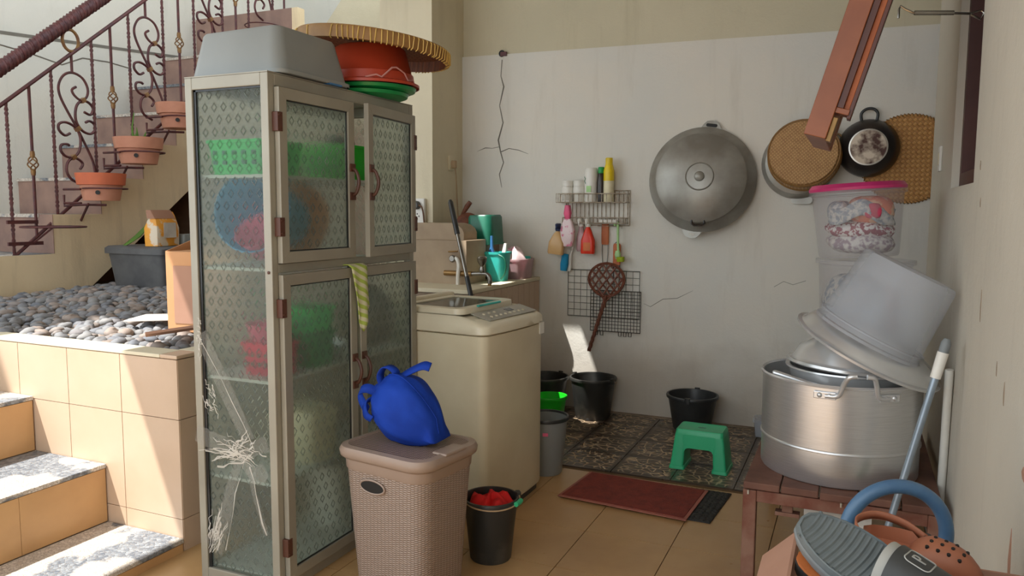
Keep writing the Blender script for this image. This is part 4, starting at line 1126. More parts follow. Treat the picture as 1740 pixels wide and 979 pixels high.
bucket('small bright green bucket in front of the black buckets', 'green_br', .085, .115, .2, (-.815, 1.66, 0), lugs=False)
bucket('black bucket in the sun patch near the back wall', 'black_worn', .125, .165, .295, (-.60, 1.955, 0), None, R(160))
bucket('black bucket half hidden by the washing machine near the wall', 'black_worn', .125, .165, .27, (-.965, 1.955, 0), None, R(70))
bucket('low black bucket by the wall behind the green stool', 'black_pl', .125, .17, .24, (.115, 1.945, 0), None, R(90))
hb2 = B(); hb2.tube([(.172*math.cos(a), .172*math.sin(a), .285+.05*math.sin(a)) for a in [PI+PI*i/16 for i in range(17)]], .003, 5); hb2.build('bail', 'wire', bpy.data.objects['bucket.003'], 60)
# clear food box at the wall
cbx = thing('food_container', 'small clear plastic container on the floor by the back wall', 'container', (.60, 1.98, 0))
B().rr([(.13, .13, .02, 0), (.15, .15, .025, .1), (.146, .146, .025, .1), (.126, .126, .02, .004)], 4).build('body', 'milky', cbx, 40)
B().rr([(.165, .165, .025, .1), (.165, .165, .025, .115), (.15, .15, .025, .118)], 4).build('lid', 'milky', cbx, 40)

# ================================================================== green stool
stl = thing('step_stool', 'small green plastic step stool on the dark stone tiles', 'stool', (.322, 1.16, 0), (0, 0, R(-1)))
H = .235
top = B().rr([(.275, .185, .02, H-.035), (.268, .18, .02, H-.006), (.255, .17, .018, H), (.235, .15, .012, H-.004)], 5); to = top.build('seat', 'stool', stl, 45)
B().loft([[(x, y, H-.004+k*.0012) for x, y in rrect(.045, .016, .007, 4)] for k in range(2)]).build('grip_slot', 'dkgreen_pl', to, 0)
for s_ in (-1, 1):
    lg = B().loft([[(x, y, z) for x, y in rrect(w, d, .012, 3, s_*cx, 0)] for (w, d, cx, z) in ((.09, .215, .1215, 0), (.086, .211, .1215, .018), (.076, .206, .122, .02), (.062, .182, .1065, H-.03))])
    lg.build('leg_panel', 'stool', stl, 40)
for s_ in (-1, 1):
    B().prism([(-.09, H-.03), (.09, H-.03), (.098, .10), (.098, .04), (.086, .04), (.083, .105), (.074, .122), (.058, .128), (-.058, .128), (-.074, .122), (-.083, .105), (-.086, .04), (-.098, .04), (-.098, .10)], s_*.088-.006, s_*.088+.006, 'y').build('apron', 'stool', stl, 30)

# ================================================================== mats
dm = thing('door_mat', 'worn red loop doormat lying on the beige tiles', 'doormat', (0, 0, .0))
c_ = [(-.265, .34), (.408, .285), (.437, .735), (-.225, .765)]
def quadgrid(c, z, ins, n=16):
    cx = sum(p[0] for p in c)/4; cy = sum(p[1] for p in c)/4
    q = [(cx+(p[0]-cx)*(1-ins*(1 if True else 0)), cy+(p[1]-cy)*(1-ins*1.5)) for p in c]
    return q
q0 = c_; q1 = quadgrid(c_, 0, .05)
zb = .011
def ringmesh(a, b2, z0, z1, z2):
    b = B(); b.loft([[(*p, z0) for p in a], [(*p, z1) for p in a], [(*p, z2) for p in b2], [(*p, z0) for p in b2]], False, False, True); return b
ringmesh(q0, q1, zb, zb+.004, zb+.005).build('border', 'doormat_edge', dm, 0)
B().loft([[(*p, zb) for p in q1], [(*p, zb+.008) for p in q1]]).build('pile', 'doormat', dm, 0)
rm = thing('rubber_mat', 'black knobbly rubber mat under the red doormat', 'mat', (0, 0, .0005))
rc = [(.02, .34), (.515, .325), (.552, .765), (.06, .77)]
B().loft([[(*p, 0) for p in rc], [(*p, .006) for p in rc]]).build('sheet', 'rubber', rm, 0)
kn = B()
for i in range(18):
    for j in range(15):
        u, v = (i+.5)/18, (j+.5)/15
        x = (rc[0][0]*(1-u)+rc[1][0]*u)*(1-v)+(rc[3][0]*(1-u)+rc[2][0]*u)*v
        y = (rc[0][1]*(1-u)+rc[1][1]*u)*(1-v)+(rc[3][1]*(1-u)+rc[2][1]*u)*v
        kn.lathe([(.012, .005), (.011, .0085), (.006, .0102)], 6, False) if False else kn.at((x, y, 0)).lathe([(.0125, .005), (.0115, .0085), (.006, .0102)], 6, False)
kn.m = Matrix(); kn.build('knobs', 'rubber', rm, 60, kind='stuff')

# ================================================================== wire rack on the back wall
wk = thing('wire_rack', 'two-tier wire shelf rack hung on the back wall', 'rack', (-.665, YB, 0))
x0, x1 = -.255, .26
fb = B()
fb.tube([(x0+.03, -.006, 1.38), (x0+.03, -.006, 1.63), (x1, -.006, 1.63), (x1, -.006, 1.38)], .005, 6, closed=True)
fb.build('back_frame', 'wire', wk, 40)
bars = B()
for i in range(15):
    x = x0+.045+i*(x1-x0-.06)/14; bars.tube([(x, -.006, 1.40), (x, -.006, 1.625)], .0028, 4)
bars.build('back_bars', 'wire', wk, 40, kind='stuff')
def tray_wire(name, xa, xb, z, h, dep):
    f = B()
    for zz in (z, z+h): f.tube([(xa, -.01, zz), (xa, -dep, zz), (xb, -dep, zz), (xb, -.01, zz)], .0042, 6, closed=True)
    o = f.build(name, 'wire', wk, 40)
    g = B(); n = int((xb-xa)/.033)
    for i in range(n+1):
        x = xa+(xb-xa)*i/n; g.tube([(x, -.01, z), (x, -dep, z), (x, -dep, z+h)], .0027, 4)
    for y in (-.045, -.085): g.tube([(xa, y, z), (xa, y, z+h)], .0027, 4).tube([(xb, y, z), (xb, y, z+h)], .0027, 4)
    g.build('wires', 'wire', o, 40, kind='stuff'); return o
tray_wire('upper_basket', x0-.005, x1, 1.545, .062, .125)
tray_wire('lower_basket', x0+.03, x1-.01, 1.395, .04, .075)
B().tube([(x0+.28, -.02, 1.375), (x1-.05, -.02, 1.375), (x1-.05, -.03, 1.36)], .003, 5).build('hook_rail', 'wire', wk, 40)
def on_rack(x): return (-.665+x, YB-.07, 1.5478)
def bottle(name, lab, cat, prof, mt, loc, capprof=None, capmt=None, bandprof=None, bandmt=None, group=None):
    t_ = thing(name, lab, cat, loc, (0, 0, 0), group)
    B().lathe(prof, 24).build('body', mt, t_, 40)
    if capprof: B().lathe(capprof, 24).build('cap', capmt, t_, 40)
    if bandprof: B().lathe(bandprof, 24, False, False).build('label_band', bandmt, t_, 40)
    return t_
jarp = [(.036, 0), (.039, .01), (.039, .05), (.042, .06), (.042, .1), (.038, .112)]
bottle('jar', 'short white jar at the left end of the wire rack', 'jar', jarp, 'white_pl', on_rack(-.19), [(.040, .112), (.041, .115), (.041, .15), (.037, .155)], 'white_pl', [(.0395, .012), (.0395, .05)], 'paper')
bottle('jar', 'short white jar beside the tall white bottle on the rack', 'jar', [(r*1.06, z) for r, z in jarp], 'white_pl', on_rack(-.102), [(.042, .112), (.043, .115), (.043, .15), (.039, .155)], 'white_pl', [(.0418, .065), (.0418, .072)], 'crack')
t_ = bottle('bottle', 'tall white powder bottle with green print on the rack', 'bottle', [(.045, 0), (.048, .01), (.047, .10), (.05, .14), (.048, .2), (.044, .235), (.036, .245)], 'white_pl', on_rack(-.012))
B().box(-.02, -.0505, .07, .015, -.048, .115).build('green_label', 'ltgreen', t_, 0)
B().tube([(-.04, -.03, .18), (-.03, -.04, .165), (-.037, -.035, .15), (-.028, -.042, .13)], .003, 4).build('print_mark', 'dkgreen_pl', t_, 0)
bottle('bottle', 'dark brown bottle with a green cap on the rack', 'bottle', [(.03, 0), (.032, .01), (.032, .14), (.024, .19), (.02, .205)], 'bottle_dk', on_rack(.062), [(.021, .205), (.023, .21), (.022, .245), (.018, .25)], 'green_pl')
bottle('bottle', 'tall yellow topped bottle at the right of the rack', 'bottle', [(.036, 0), (.038, .01), (.038, .15)], 'yellow_pale', on_rack(.12), [(.0385, .15), (.0385, .22), (.028, .262), (.026, .268), (.026, .31), (.022, .314)], 'yellow')
bpy.data.objects[-1] if False else None
# spray bottles hanging from the lower tier
def spray(name, lab, x, z, h, w, mt, trig, neck, lean=0, labm=None, y=YB-.10):
    t_ = thing(name, lab, 'spray bottle', (x, y, z), (0, R(lean), 0))
    B().rr([(w*.92, .05, .02, 0), (w, .055, .022, .012), (w*.95, .055, .022, h*.45), (w*.42, .04, .018, h*.82), (.032, .032, .015, h*.86), (.03, .03, .014, h*.92)], 4).build('body', mt, t_, 45)
    B().lathe([(.018, h*.9), (.019, h*.98), (.015, h*1.0)], 14).build('collar', neck, t_, 40)
    hd = B().rr([(.03, .04, .012, h*1.0, 0, 0), (.03, .055, .012, h*1.06, 0, -.008), (.028, .07, .012, h*1.16, 0, -.012), (.022, .05, .008, h*1.2, 0, -.006)], 3); ho = hd.build('trigger_head', trig, t_, 45)
    B().tube([(0, -.04, h*1.1), (0, -.05, h*1.0), (0, -.042, h*.94)], .006, 6).build('trigger', trig, ho, 40)
    if labm: B().rr([(w*.74, .0585, .02, h*.1), (w*.74, .0585, .02, h*.38)], 4, False, False).build('label_panel', labm, t_, 40)
    return t_
spray('spray_bottle', 'amber spray bottle with a navy trigger hanging at the rack edge', -.935, 1.165, .19, .125, 'amber', 'navy', 'navy', 6)
spray('spray_bottle', 'red window spray bottle hanging from the wire rack', -.685, 1.175, .215, .105, 'orange_red', 'white_pl', 'white_pl', 0, 'orange_lab')
spray('spray_bottle', 'clear spray bottle with red liquid behind the red one', -.745, 1.19, .20, .085, 'clearpink', 'white_pl', 'white_pl', -4, None, YB-.045)
pb = thing('refill_pack', 'white refill pouch with pink flower print hanging on the rack', 'pouch', (-.845, YB-.095, 1.225))
B().rr([(.075, .03, .012, 0), (.1, .05, .02, .05), (.11, .045, .02, .12), (.07, .03, .012, .18), (.045, .03, .012, .2)], 4).build('pouch', 'pinkbag', pb, 45)
B().rr([(.04, .03, .012, .2), (.055, .05, .015, .24), (.035, .045, .012, .3)], 4).build('nozzle', 'rose_pl', pb, 45)
bt = thing('scrub_brush', 'white scrub brush with blue bristles hanging on the back wall', 'brush', (-.875, YB-.03, 1.04), (0, R(6), 0))
B().tube(catmull([(.03, 0, .22), (.03, 0, .16), (.02, 0, .12), (.025, 0, .05), (.02, 0, .0)], 5), [.007]*10+[.012]*6+[.016]*5, 8).build('handle', 'white_pl', bt, 50)
B().rr([(.05, .035, .02, .0), (.06, .04, .022, .05), (.05, .035, .02, .125)], 4).build('bristles', 'brushblue', bt, 50, loc=(-.012, -.025, 0))
gs = thing('dish_brush', 'pale green dish brush hanging beside the grill handles', 'brush', (-.475, YB-.05, 1.17), (0, R(-3), 0))
B().tube(catmull([(-.012, 0, .21), (-.016, 0, .225), (0, 0, .235), (.008, 0, .22), (.006, 0, .15), (.004, 0, .05), (.01, 0, .0)], 5), .009, 8).build('handle', 'ltgreen', gs, 50)
B().rr([(.03, .03, .01, -.03), (.045, .035, .014, 0), (.03, .025, .01, .03)], 4).build('head', 'ltgreen', gs, 50)
B().rr([(.05, .04, .015, -.05, .022, -.01), (.055, .045, .015, -.015, .022, -.01)], 4).build('bristles', 'lime', gs, 50)
# white soap tray in the lower tier
B().rr([(.14, .05, .01, 0), (.15, .055, .01, .02)], 3).build('soap_tray', 'white_pl', None, 40, loc=(-.55, YB-.045, 1.401), label='white plastic tray in the lower tier of the rack', cat='tray')

# ================================================================== grills and beater
def grid(name, lab, xa, xb, za, zb_, nx, nz, mt, y, r1, r2, loops=0, hx=None):
    t_ = thing(name, lab, 'grill', ((xa+xb)/2, y, za))
    w, h = xb-xa, zb_-za
    B().tube([(-w/2, 0, 0), (w/2, 0, 0), (w/2, 0, h), (-w/2, 0, h)], r1, 6, closed=True).build('rim', mt, t_, 40)
    for i in range(1, nx): B().tube([(-w/2+w*i/nx, -.002, 0), (-w/2+w*i/nx, -.002, h)], r2, 4).build('bar', mt, t_, 40)
    for i in range(1, nz): B().tube([(-w/2, .002, h*i/nz), (w/2, .002, h*i/nz)], r2, 4).build('bar', mt, t_, 40)
    if hx is not None:
        hd = B()
        for s_ in (-.022, .022): hd.tube([(hx+s_*.6, 0, h), (hx+s_, 0, h+.12), (hx+s_, 0, h+.19)], .003, 5)
        hd.build('handle_wire', mt, t_, 40)
        B().rr([(.05, .018, .006, h+.19), (.056, .02, .008, h+.21), (.056, .02, .008, h+.33), (.045, .016, .01, h+.345)], 3).build('handle', 'wood', t_, 40, loc=(hx, 0, 0))
        B().tube([(hx+.012*math.cos(2*PI*i/10), 0, h+.347+.008*math.sin(2*PI*i/10)) for i in range(10)], .0025, 4, closed=True).build('hang_loop', mt, t_, 40)
    for k in range(loops):
        xx = (-w*.38, -w*.27, w*.1, w*.2, w*.3)[k]
        B().tube([(xx-.01, 0, 0), (xx-.01, 0, -.03), (xx+.01, 0, -.03), (xx+.01, 0, 0)], .003, 4).build('foot', mt, t_, 40)
    return t_
grid('wire_grill', 'wide pale wire grill hanging on the back wall', -.865, -.32, .705, 1.05, 11, 7, 'wire_lt', YB-.012, .004, .0017, 0, .01)
grid('wire_grill', 'small dark fish grill with a wooden handle behind the beater', -.68, -.305, .605, .905, 16, 12, 'wire_dk', YB-.03, .004, .0019, 5, .005)
be = thing('rattan_beater', 'brown woven rattan carpet beater hanging over the grills', 'beater', (-.555, YB-.055, .985), (0, R(-1), 0))
def hd2(a): # heart shaped outline
    return (.138*math.cos(a)*(1-.12*max(0, -math.sin(a))), 0, .125*math.sin(a)-.0*abs(math.cos(a)))
for off in (0, .010):
    B().tube([tuple(c*(1-off*7) for c in hd2(2*PI*i/40)) for i in range(40)], .006, 6, closed=True).build('outer_cane', 'rattan', be, 60)
for k in range(5):
    for s_ in (-1, 1):
        pts = []
        x_ = (-.125+.25*k/4)
        for i in range(13):
            t2 = -1+2*i/12
            X = x_*.9+s_*t2*.09; Z = t2*.115
            a = math.atan2(Z/.125, X/.138); rr_ = math.hypot(X/.138, Z/.125)
            if rr_ <= .97: pts.append((X, -.006*math.sin(i*1.3+k), Z))
        if len(pts) > 2: B().tube(pts, .007, 5).build('cane', 'rattan', be, 60)
hb3 = B()
for k in range(3):
    hb3.tube([Vector((0, 0, -.11)).lerp(Vector((-.135, .0, -.53)), i/30)+Vector((.008*math.cos(i*.7+k*2.1), .008*math.sin(i*.7+k*2.1), 0)) for i in range(31)], .008, 6)
hb3.tube([(-.05, 0, -.10), (-.015, 0, -.15), (-.01, 0, -.2)], .006, 5).tube([(.06, 0, -.1), (.0, 0, -.15), (-.02, 0, -.2)], .006, 5)
hb3.build('handle', 'rattan', be, 60)

# ================================================================== big wok on the back wall
wkk = thing('wok', 'very large old aluminium wok with lid on the back wall', 'wok', (.112, YB-.068, 1.70), (R(90-6), 0, R(4)))
# local z points out of the wall
B().lathe([(.352, -.02), (.358, -.012), (.358, .006), (.35, .012), (.33, .03), (.29, .075)], 56, True, False).build('pan_shell', 'alu_old', wkk, 45)
li_ = B().lathe([(.292, .068), (.300, .076), (.300, .086), (.290, .092), (.22, .124), (.14, .145), (.095, .152)], 56, False, False).build('lid', 'alu_old', wkk, 45)
B().lathe([(.095, .152), (.09, .158), (.085, .153), (.04, .158), (.034, .158), (.033, .164), (.027, .172), (.0, .176)], 40, False, True).build('lid_boss', 'alu_old', li_, 45)
def ear(cx, cy, ang):
    pts = [(-.075, -.02), (-.055, .02), (-.035, .042), (0, .05), (.035, .042), (.055, .02), (.075, -.02)]
    b = B(); b.at((cx, cy, -.005), (0, 0, ang)); b.prism(pts, -.01, .008, 'z'); b.m = Matrix(); return b
e1 = ear(.05, .352, R(-8)).build('ear', 'alu_old', wkk, 30)
e2 = ear(-.055, -.352, R(172)).build('ear', 'alu_old', wkk, 30)
B().at((.052, .368, .004), (0, 0, R(-8))).rr([(.075, .022, .01, 0), (.075, .022, .01, .001)], 4).build('ear_hole', 'lampblack', e1, 0)
B().at((-.052, -.375, .004), (0, 0, R(-8))).rr([(.035, .018, .008, 0), (.035, .018, .008, .001)], 4).build('ear_hole', 'wall', e2, 0)
B().tube([(-.045, -.272, .085), (-.048, -.305, .085), (-.03, -.318, .086), (.02, -.318, .086), (.036, -.305, .085), (.034, -.272, .085)], .009, 8).build('lid_handle', 'bottle_dk', wkk, 40)
B().rr([(.11, .02, .006, .078, -.005, -.272), (.11, .02, .006, .092, -.005, -.272)], 3).build('handle_bracket', 'alu_old', wkk, 30)

# ================================================================== sieve, pan, small wok, tray at right of back wall
pn = thing('aluminium_pan', 'dull aluminium pan hung behind the bamboo sieve', 'pan', (.725, YB-.012, 1.80), (R(90), 0, 0))
B().lathe([(.228, 0), (.232, .01), (.228, .03), (.2, .09), (.12, .11)], 44).build('pan_shell', 'alu_old', pn, 45)
B().at((.03, -.235, .012)).rr([(.13, .06, .025, -.004), (.13, .06, .025, .006)], 4).build('ear', 'alu_old', pn, 40)
sv = thing('bamboo_sieve', 'round bamboo sieve basket hanging below the window sash', 'sieve', (.765, YB-.125, 1.835), (R(90-10), R(4), R(0)))
B().lathe([(.215, 0), (.218, .02), (.214, .09), (.2, .115), (.1, .12), (0, .121)], 44, False, True).build('woven_shell', 'sieve', sv, 45)
B().tube([(.213*math.cos(2*PI*i/44), .213*math.sin(2*PI*i/44), .1) for i in range(44)], .0055, 5, closed=True).build('rim', 'bamboo_rim', sv, 45)
B().tube([(.218*math.cos(2*PI*i/44), .218*math.sin(2*PI*i/44), .01) for i in range(44)], .007, 5, closed=True).build('rim', 'bamboo_rim', sv, 45)
sw = thing('frying_pan', 'black burnt frying wok with loop handles on the back wall', 'wok', (1.135, YB-.035, 1.885), (R(90), 0, 0))
B().lathe([(.178, -.02), (.182, -.01), (.176, .02), (.15, .07), (.108, .1)], 44, True, True).build('pan_shell', 'blackpan', sw, 45)
B().lathe([(.112, .098), (.112, .104), (.104, .105), (.103, .1)], 44, False, False).build('base_ring', 'panring', sw, 45)
B().lathe([(.104, .098), (.104, .1012), (.0, .1022)], 40).build('base_plate', 'panbase', sw, 0)
B().tube(catmull([(-.045, .165, 0), (-.048, .215, .005), (-.02, .242, .006), (.02, .242, .006), (.046, .215, .005), (.042, .165, 0)], 5), .009, 8).build('handle', 'black_pl', sw, 50)
B().tube([(-.19+.034*math.cos(2*PI*i/16), .07+.026*math.sin(2*PI*i/16), .01) for i in range(16)], .006, 6, closed=True).build('ring_handle', 'brass', sw, 50)
wt = thing('woven_tray', 'round flat woven bamboo tray hung behind the black wok', 'tray', (1.365, YB-.004, 1.815), (R(90), 0, 0))
B().lathe([(.27, 0), (.275, .004), (.272, .01), (.0, .008)], 52).build('woven_disc', 'tray', wt, 45)
br = B()
for k in range(84):
    a = 2*PI*k/84; br.tube([(.262*math.cos(a), .262*math.sin(a), .010), (.274*math.cos(a+.03), .274*math.sin(a+.03), .013), (.279*math.cos(a+.05), .279*math.sin(a+.05), .004)], .003, 4)
br.build('rim_binding', 'bamboo_rim', wt, 45, kind='stuff')

# ================================================================== open window sash with stay
SY = -.2
sa = thing('awning_window', 'brown wooden awning sash propped open over the pots', 'window', (1.10, SY, 2.235), (0, R(16.2), 0))
# local: z along the sash (0 down to the bottom end), x across its thickness, y along its width
Lb, Lt, Wd = -.50, .95, .66
B().box(-.068, 0, Lb, .012, .10, Lt).build('stile', 'sash', sa, 0, .003)
B().box(-.068, Wd-.1, Lb, .012, Wd, Lt).build('stile', 'sash', sa, 0, .003)
B().box(-.066, .1, Lb, .01, Wd-.1, Lb+.14).build('bottom_rail', 'sash', sa, 0, .003)
B().box(-.066, .1, Lt-.1, .01, Wd-.1, Lt).build('top_rail', 'sash', sa, 0, .003)
B().box(-.03, .1, Lb+.14, -.025, Wd-.1, Lt-.1).build('pane', 'wm_glass', sa, 0)
B().box(.012, .012, Lb+.12, .036, .09, Lt).build('bead', 'sash_dk', sa, 0, .002)
B().box(.036, .03, Lb+.10, .056, .09, Lt).build('bead', 'wood', sa, 0, .002)  # orange tone stands in for light on the wood grain
B().box(.056, .02, Lb+.09, .07, .1, Lt).build('bead', 'sash_dk', sa, 0, .002)
B().box(.012, .008, Lb+.10, .06, .1, Lb+.12).build('bead_end', 'sash', sa, 0, .002)
B().box(.012, .02, Lb-.005, .030, .07, Lb+.085).build('hinge_plate', 'brass', sa, 0, .002)
sy = thing('window_stay', 'thin steel hook stay bracing the open window sash', 'stay', (0, SY+.03, 0))
B().tube([(1.195, -.0, 2.17), (1.195, 0, 2.20), (1.20, .0, 2.212), (1.215, 0, 2.20), (1.24, 0, 2.185), (1.33, .02, 2.18), (1.42, .05, 2.176)], .0045, 6).build('rod', 'chrome', sy, 50)
B().tube([(1.245, .0, 2.184), (1.37, .03, 2.179)], .008, 8).build('sleeve', 'chrome', sy, 50)
B().tube([(1.42, .05, 2.176), (1.455, .055, 2.185), (1.465, .055, 2.175), (1.455, .055, 2.155), (1.425, .05, 2.172)], .004, 6).build('eye_hook', 'chrome', sy, 50)

# ================================================================== column fittings
so = thing('wall_socket', 'small beige power socket with plug on the column side', 'socket', (-1.76, 1.95, 1.84))
B().rr([(.075, .115, .015, 0), (.075, .115, .015, .012), (.065, .105, .015, .016)], 4).build('plate', 'cream_pl', so, 40, rot=(PI/2, 0, PI/2))
B().box(.014, -.02, -.04, .05, .02, .02).build('plug', 'cable', so, 0, .008)
B().tube(catmull([(.04, 0, -.04), (.04, .02, -.12), (.025, .06, -.25), (.02, .09, -.45), (.03, .08, -.62), (.06, .06, -.75), (.1, .0, -.82)], 5), .0055, 6).build('cable', 'cable', so, 50)
ps = thing('power_strip', 'white power strip with red switch on the column front', 'power strip', (-1.86, 1.677, 1.42))
B().box(-.045, -.035, -.13, .05, 0, .15).build('body', 'white_pl', ps, 0, .008)
B().box(-.025, -.042, -.09, .015, -.034, -.03).build('switch', 'redsw', ps, 0, .003)
for k in range(3): B().cbox(-.01+(k % 2)*.014, -.036, .0+k*.018, .006, .004, .012).build('socket_slot', 'lampblack', ps, 0)
B().lathe([(.03, 0), (.032, .02), (.024, .04)], 16).build('plug', 'black_box', ps, 40, loc=(-.01, -.034, .1), rot=(PI/2, 0, 0))
B().tube(catmull([(0, -.06, .1), (.045, -.06, .08), (.055, -.045, -.05), (.055, -.02, -.3), (.05, -.02, -.48)], 5), .006, 6).build('cable', 'cable_br', ps, 50)
B().tube(catmull([(-.03, -.02, -.13), (-.03, -.02, -.3), (-.01, -.02, -.48)], 5), .006, 6).build('cable', 'cable_br', ps, 50)

# ================================================================== broom stick
bs = thing('floor_mop', 'black and silver mop leaning on the wash bench edge', 'mop', (0, 0, 0))
p0 = Vector((-1.30, 1.20, .0)); pA = Vector((-1.313, 1.118, 1.549))
p0 = Vector((-.733, .745, .0))
def lerp(t_): return p0.lerp(pA, t_)
B().tube([lerp(.0), lerp(.69)], .015, 10).build('lower_grip', 'black_pl', bs, 40)
B().tube([lerp(.69), lerp(.86)], .0125, 10).build('tube', 'chrome', bs, 40)
B().tube([lerp(.86), lerp(.99), lerp(1.0)], [.017, .017, .01], 10).build('grip', 'black_pl', bs, 40)
B().rr([(.1, .05, .01, 0), (.1, .05, .01, .03)], 3).build('mop_head', 'black_pl', bs, 30, loc=(-.733, .745, 0))

# ================================================================== bench things
BT = .985
tbk = thing('bucket', 'turquoise pail in sunlight on the wash bench', 'bucket', (-1.235, 1.68, BT+.0005))
B().rr([(.13, .13, .04, 0), (.165, .165, .045, .2), (.158, .158, .045, .2), (.124, .124, .04, .006)], 5).build('body', 'teal_pl', tbk, 40)
B().rr([(.175, .175, .05, .19), (.178, .178, .05, .205), (.158, .158, .045, .206), (.158, .158, .045, .19)], 5, False, False).build('rim', 'teal_pl', tbk, 40)
B().tube(catmull([(.05, -.09, .19), (.09, -.095, .17), (.105, -.09, .12), (.09, -.08, .06), (.06, -.075, .02)], 5), .006, 6).build('bail', 'dkgreen_pl', tbk, 50)
B().rr([(.03, .02, .006, 0), (.03, .02, .006, .2), (.022, .016, .005, .25)], 3).build('toothpaste_tube', 'white_pl', None, 40, loc=(-1.215, 1.68, BT+.02), rot=(R(-4), R(8), 0), label='white tube standing in the turquoise pail', cat='tube')
B().rr([(.05, .03, .01, 0), (.055, .032, .01, .17), (.02, .02, .008, .22), (.018, .018, .006, .3)], 3).build('scrub_bottle', 'blue_pl', None, 40, loc=(-1.272, 1.66, BT+.02), label='blue bottle standing in the turquoise pail', cat='bottle')
ptb = thing('plastic_tub', 'pale pink tub holding a clear bag on the wash bench', 'tub', (-1.17, 1.94, BT+.0005))
ptb.location = (-1.215, 1.955, BT+.0005)
B().rr([(.19, .24, .05, 0), (.215, .27, .055, .14), (.209, .264, .055, .14), (.18, .23, .05, .006)], 5).build('body', 'clearpink', ptb, 40)
B().rr([(.225, .28, .06, .132), (.225, .28, .06, .145), (.209, .264, .055, .145)], 5, False, False).build('rim', 'clearpink', ptb, 40)
def bagf(u, v):
    a = 2*PI*v; r = .095*math.sin(PI*(.15+.85*u)*.98+.02)**.6
    return (r*math.cos(a)*(1+.1*math.cos(5*a)), r*1.1*math.sin(a), .02+.2*u+.015*math.sin(4*a+6*u))
v2, f2 = blob(bagf, 24, 10); bgx = B(); bgx.add(v2, f2); bgx.build('plastic_bag', 'pinkbag', None, 50, loc=(-1.215, 1.93, BT+.007), label='pink patterned plastic bag in the pale tub', cat='bag')
B().lathe([(.03, 0), (.036, .1), (.03, .11)], 16).build('cup', 'teal_pl', None, 40, loc=(-1.165, 2.035, BT+.05), label='small teal cup inside the pale pink tub', cat='cup')
dp = thing('storage_bin', 'dark green plastic bin raised behind the pipe block', 'bin', (-1.36, 1.80, 1.155), (0, R(-2), R(0)))
dp.location = (-1.385, 1.82, .9855)
B().rr([(.14, .2, .03, 0), (.14, .2, .03, .25)], 3).build('stand', 'cement', dp, 30)
B().rr([(.2, .26, .05, .25), (.19, .25, .05, .45), (.17, .23, .045, .465)], 5).build('box', 'dkgreen_pl', dp, 40)
B().rr([(.215, .275, .05, .25), (.215, .275, .05, .262)], 5).build('rim', 'dkgreen_pl', dp, 40)
ho = thing('hanging_pan', 'rust brown round pan bottom peeking from behind the column', 'pan', (-1.66, 1.97, .9855))
B().rr([(.09, .05, .01, 0), (.09, .05, .01, .32)], 3).build('stand', 'cement', ho, 30)
B().lathe([(.085, 0), (.095, .02), (.07, .04)], 28).build('disc', 'rattan', ho, 45, loc=(.06, -.04, .385), rot=(R(75), 0, R(35)))
B().tube([(.0, -.02, .46), (.05, -.03, .53), (.075, -.03, .56)], [.012, .02, .018], 8).build('handle', 'rattan', ho, 45)
# tap on the bench front
tp_ = thing('water_tap', 'chrome water tap on brown pipe in front of the bench', 'tap', (-1.30, 1.30, 1.075))
tp_.location = (-1.30, 1.32, 1.06)
B().tube([(-.16, -.012, .0), (.05, -.014, .0)], .018, 10).build('pipe', 'brass', tp_, 40)
B().tube(catmull([(.05, -.014, 0), (.12, -.014, .004), (.165, -.014, .0), (.182, -.014, -.03), (.182, -.014, -.06)], 5), [.014]*12+[.016]*9, 10).build('spout', 'chrome', tp_, 50)
B().lathe([(.014, 0), (.02, .02), (.012, .045), (.03, .075), (.034, .1), (.026, .112)], 14).build('knob', 'chrome', tp_, 40, loc=(.125, -.014, .008))
B().tube([(.182, -.014, -.055), (.175, -.02, -.16), (.16, -.03, -.3)], .013, 8).build('hose', 'brass', tp_, 40)
B().tube(catmull([(-.09, -.03, .1), (-.055, -.035, .1), (-.04, -.035, .06), (-.045, -.035, -.02), (-.05, -.03, -.14)], 5), .013, 8).build('white_hose', 'white_pl', tp_, 40)
B().lathe([(.022, 0), (.026, .02), (.018, .03)], 12).build('valve', 'chrome', tp_, 40, loc=(-.085, -.02, .1), rot=(PI/2, 0, 0))
B().tube([(-.12, -.03, .145), (-.05, -.03, .15)], .006, 6).build('valve_lever', 'brass', tp_, 40)

# ================================================================== rusty work table with the big pot
tz = .45
tx0, tx1, ty0, ty1 = .735, 1.42, -.30, .86
tab = thing('work_table', 'low rusty steel table with cracked red-brown boards', 'table', (0, 0, 0))
nb = 5
for k in range(nb):
    w = (tx1-tx0)/nb
    B().box(tx0+k*w+.002, ty0-.01+.006*(k % 2), tz-.028-.002*(k % 3), tx0+(k+1)*w-.003, ty1, tz-.002*(k % 3)).build('plank', 'wood_top', tab, 0, .004)
B().box(tx0+.05, ty0+.004, tz-.08, tx1-.05, ty0+.03, tz-.034).build('apron', 'rust', tab, 0, .003)
B().box(tx0+.006, ty0+.05, tz-.08, tx0+.036, ty1-.05, tz-.034).build('apron', 'rust', tab, 0, .003)
B().box(tx1-.036, ty0+.05, tz-.08, tx1-.006, ty1-.05, tz-.034).build('apron', 'rust', tab, 0, .003)
B().box(tx0+.05, ty1-.03, tz-.08, tx1-.05, ty1-.004, tz-.034).build('apron', 'rust', tab, 0, .003)
for (x, y) in ((tx0, ty0), (tx1-.05, ty0), (tx0, ty1-.05), (tx1-.05, ty1-.05)):
    B().box(x, y, 0, x+.05, y+.05, tz-.034).build('leg', 'rust', tab, 0, .004)
B().box(tx0+.14, ty0+.06, tz-.125, tx0+.18, ty0+.09, tz-.034).box(tx0+.115, ty0+.055, tz-.14, tx0+.205, ty0+.095, tz-.125).build('bracket', 'rust', tab, 0, .002)
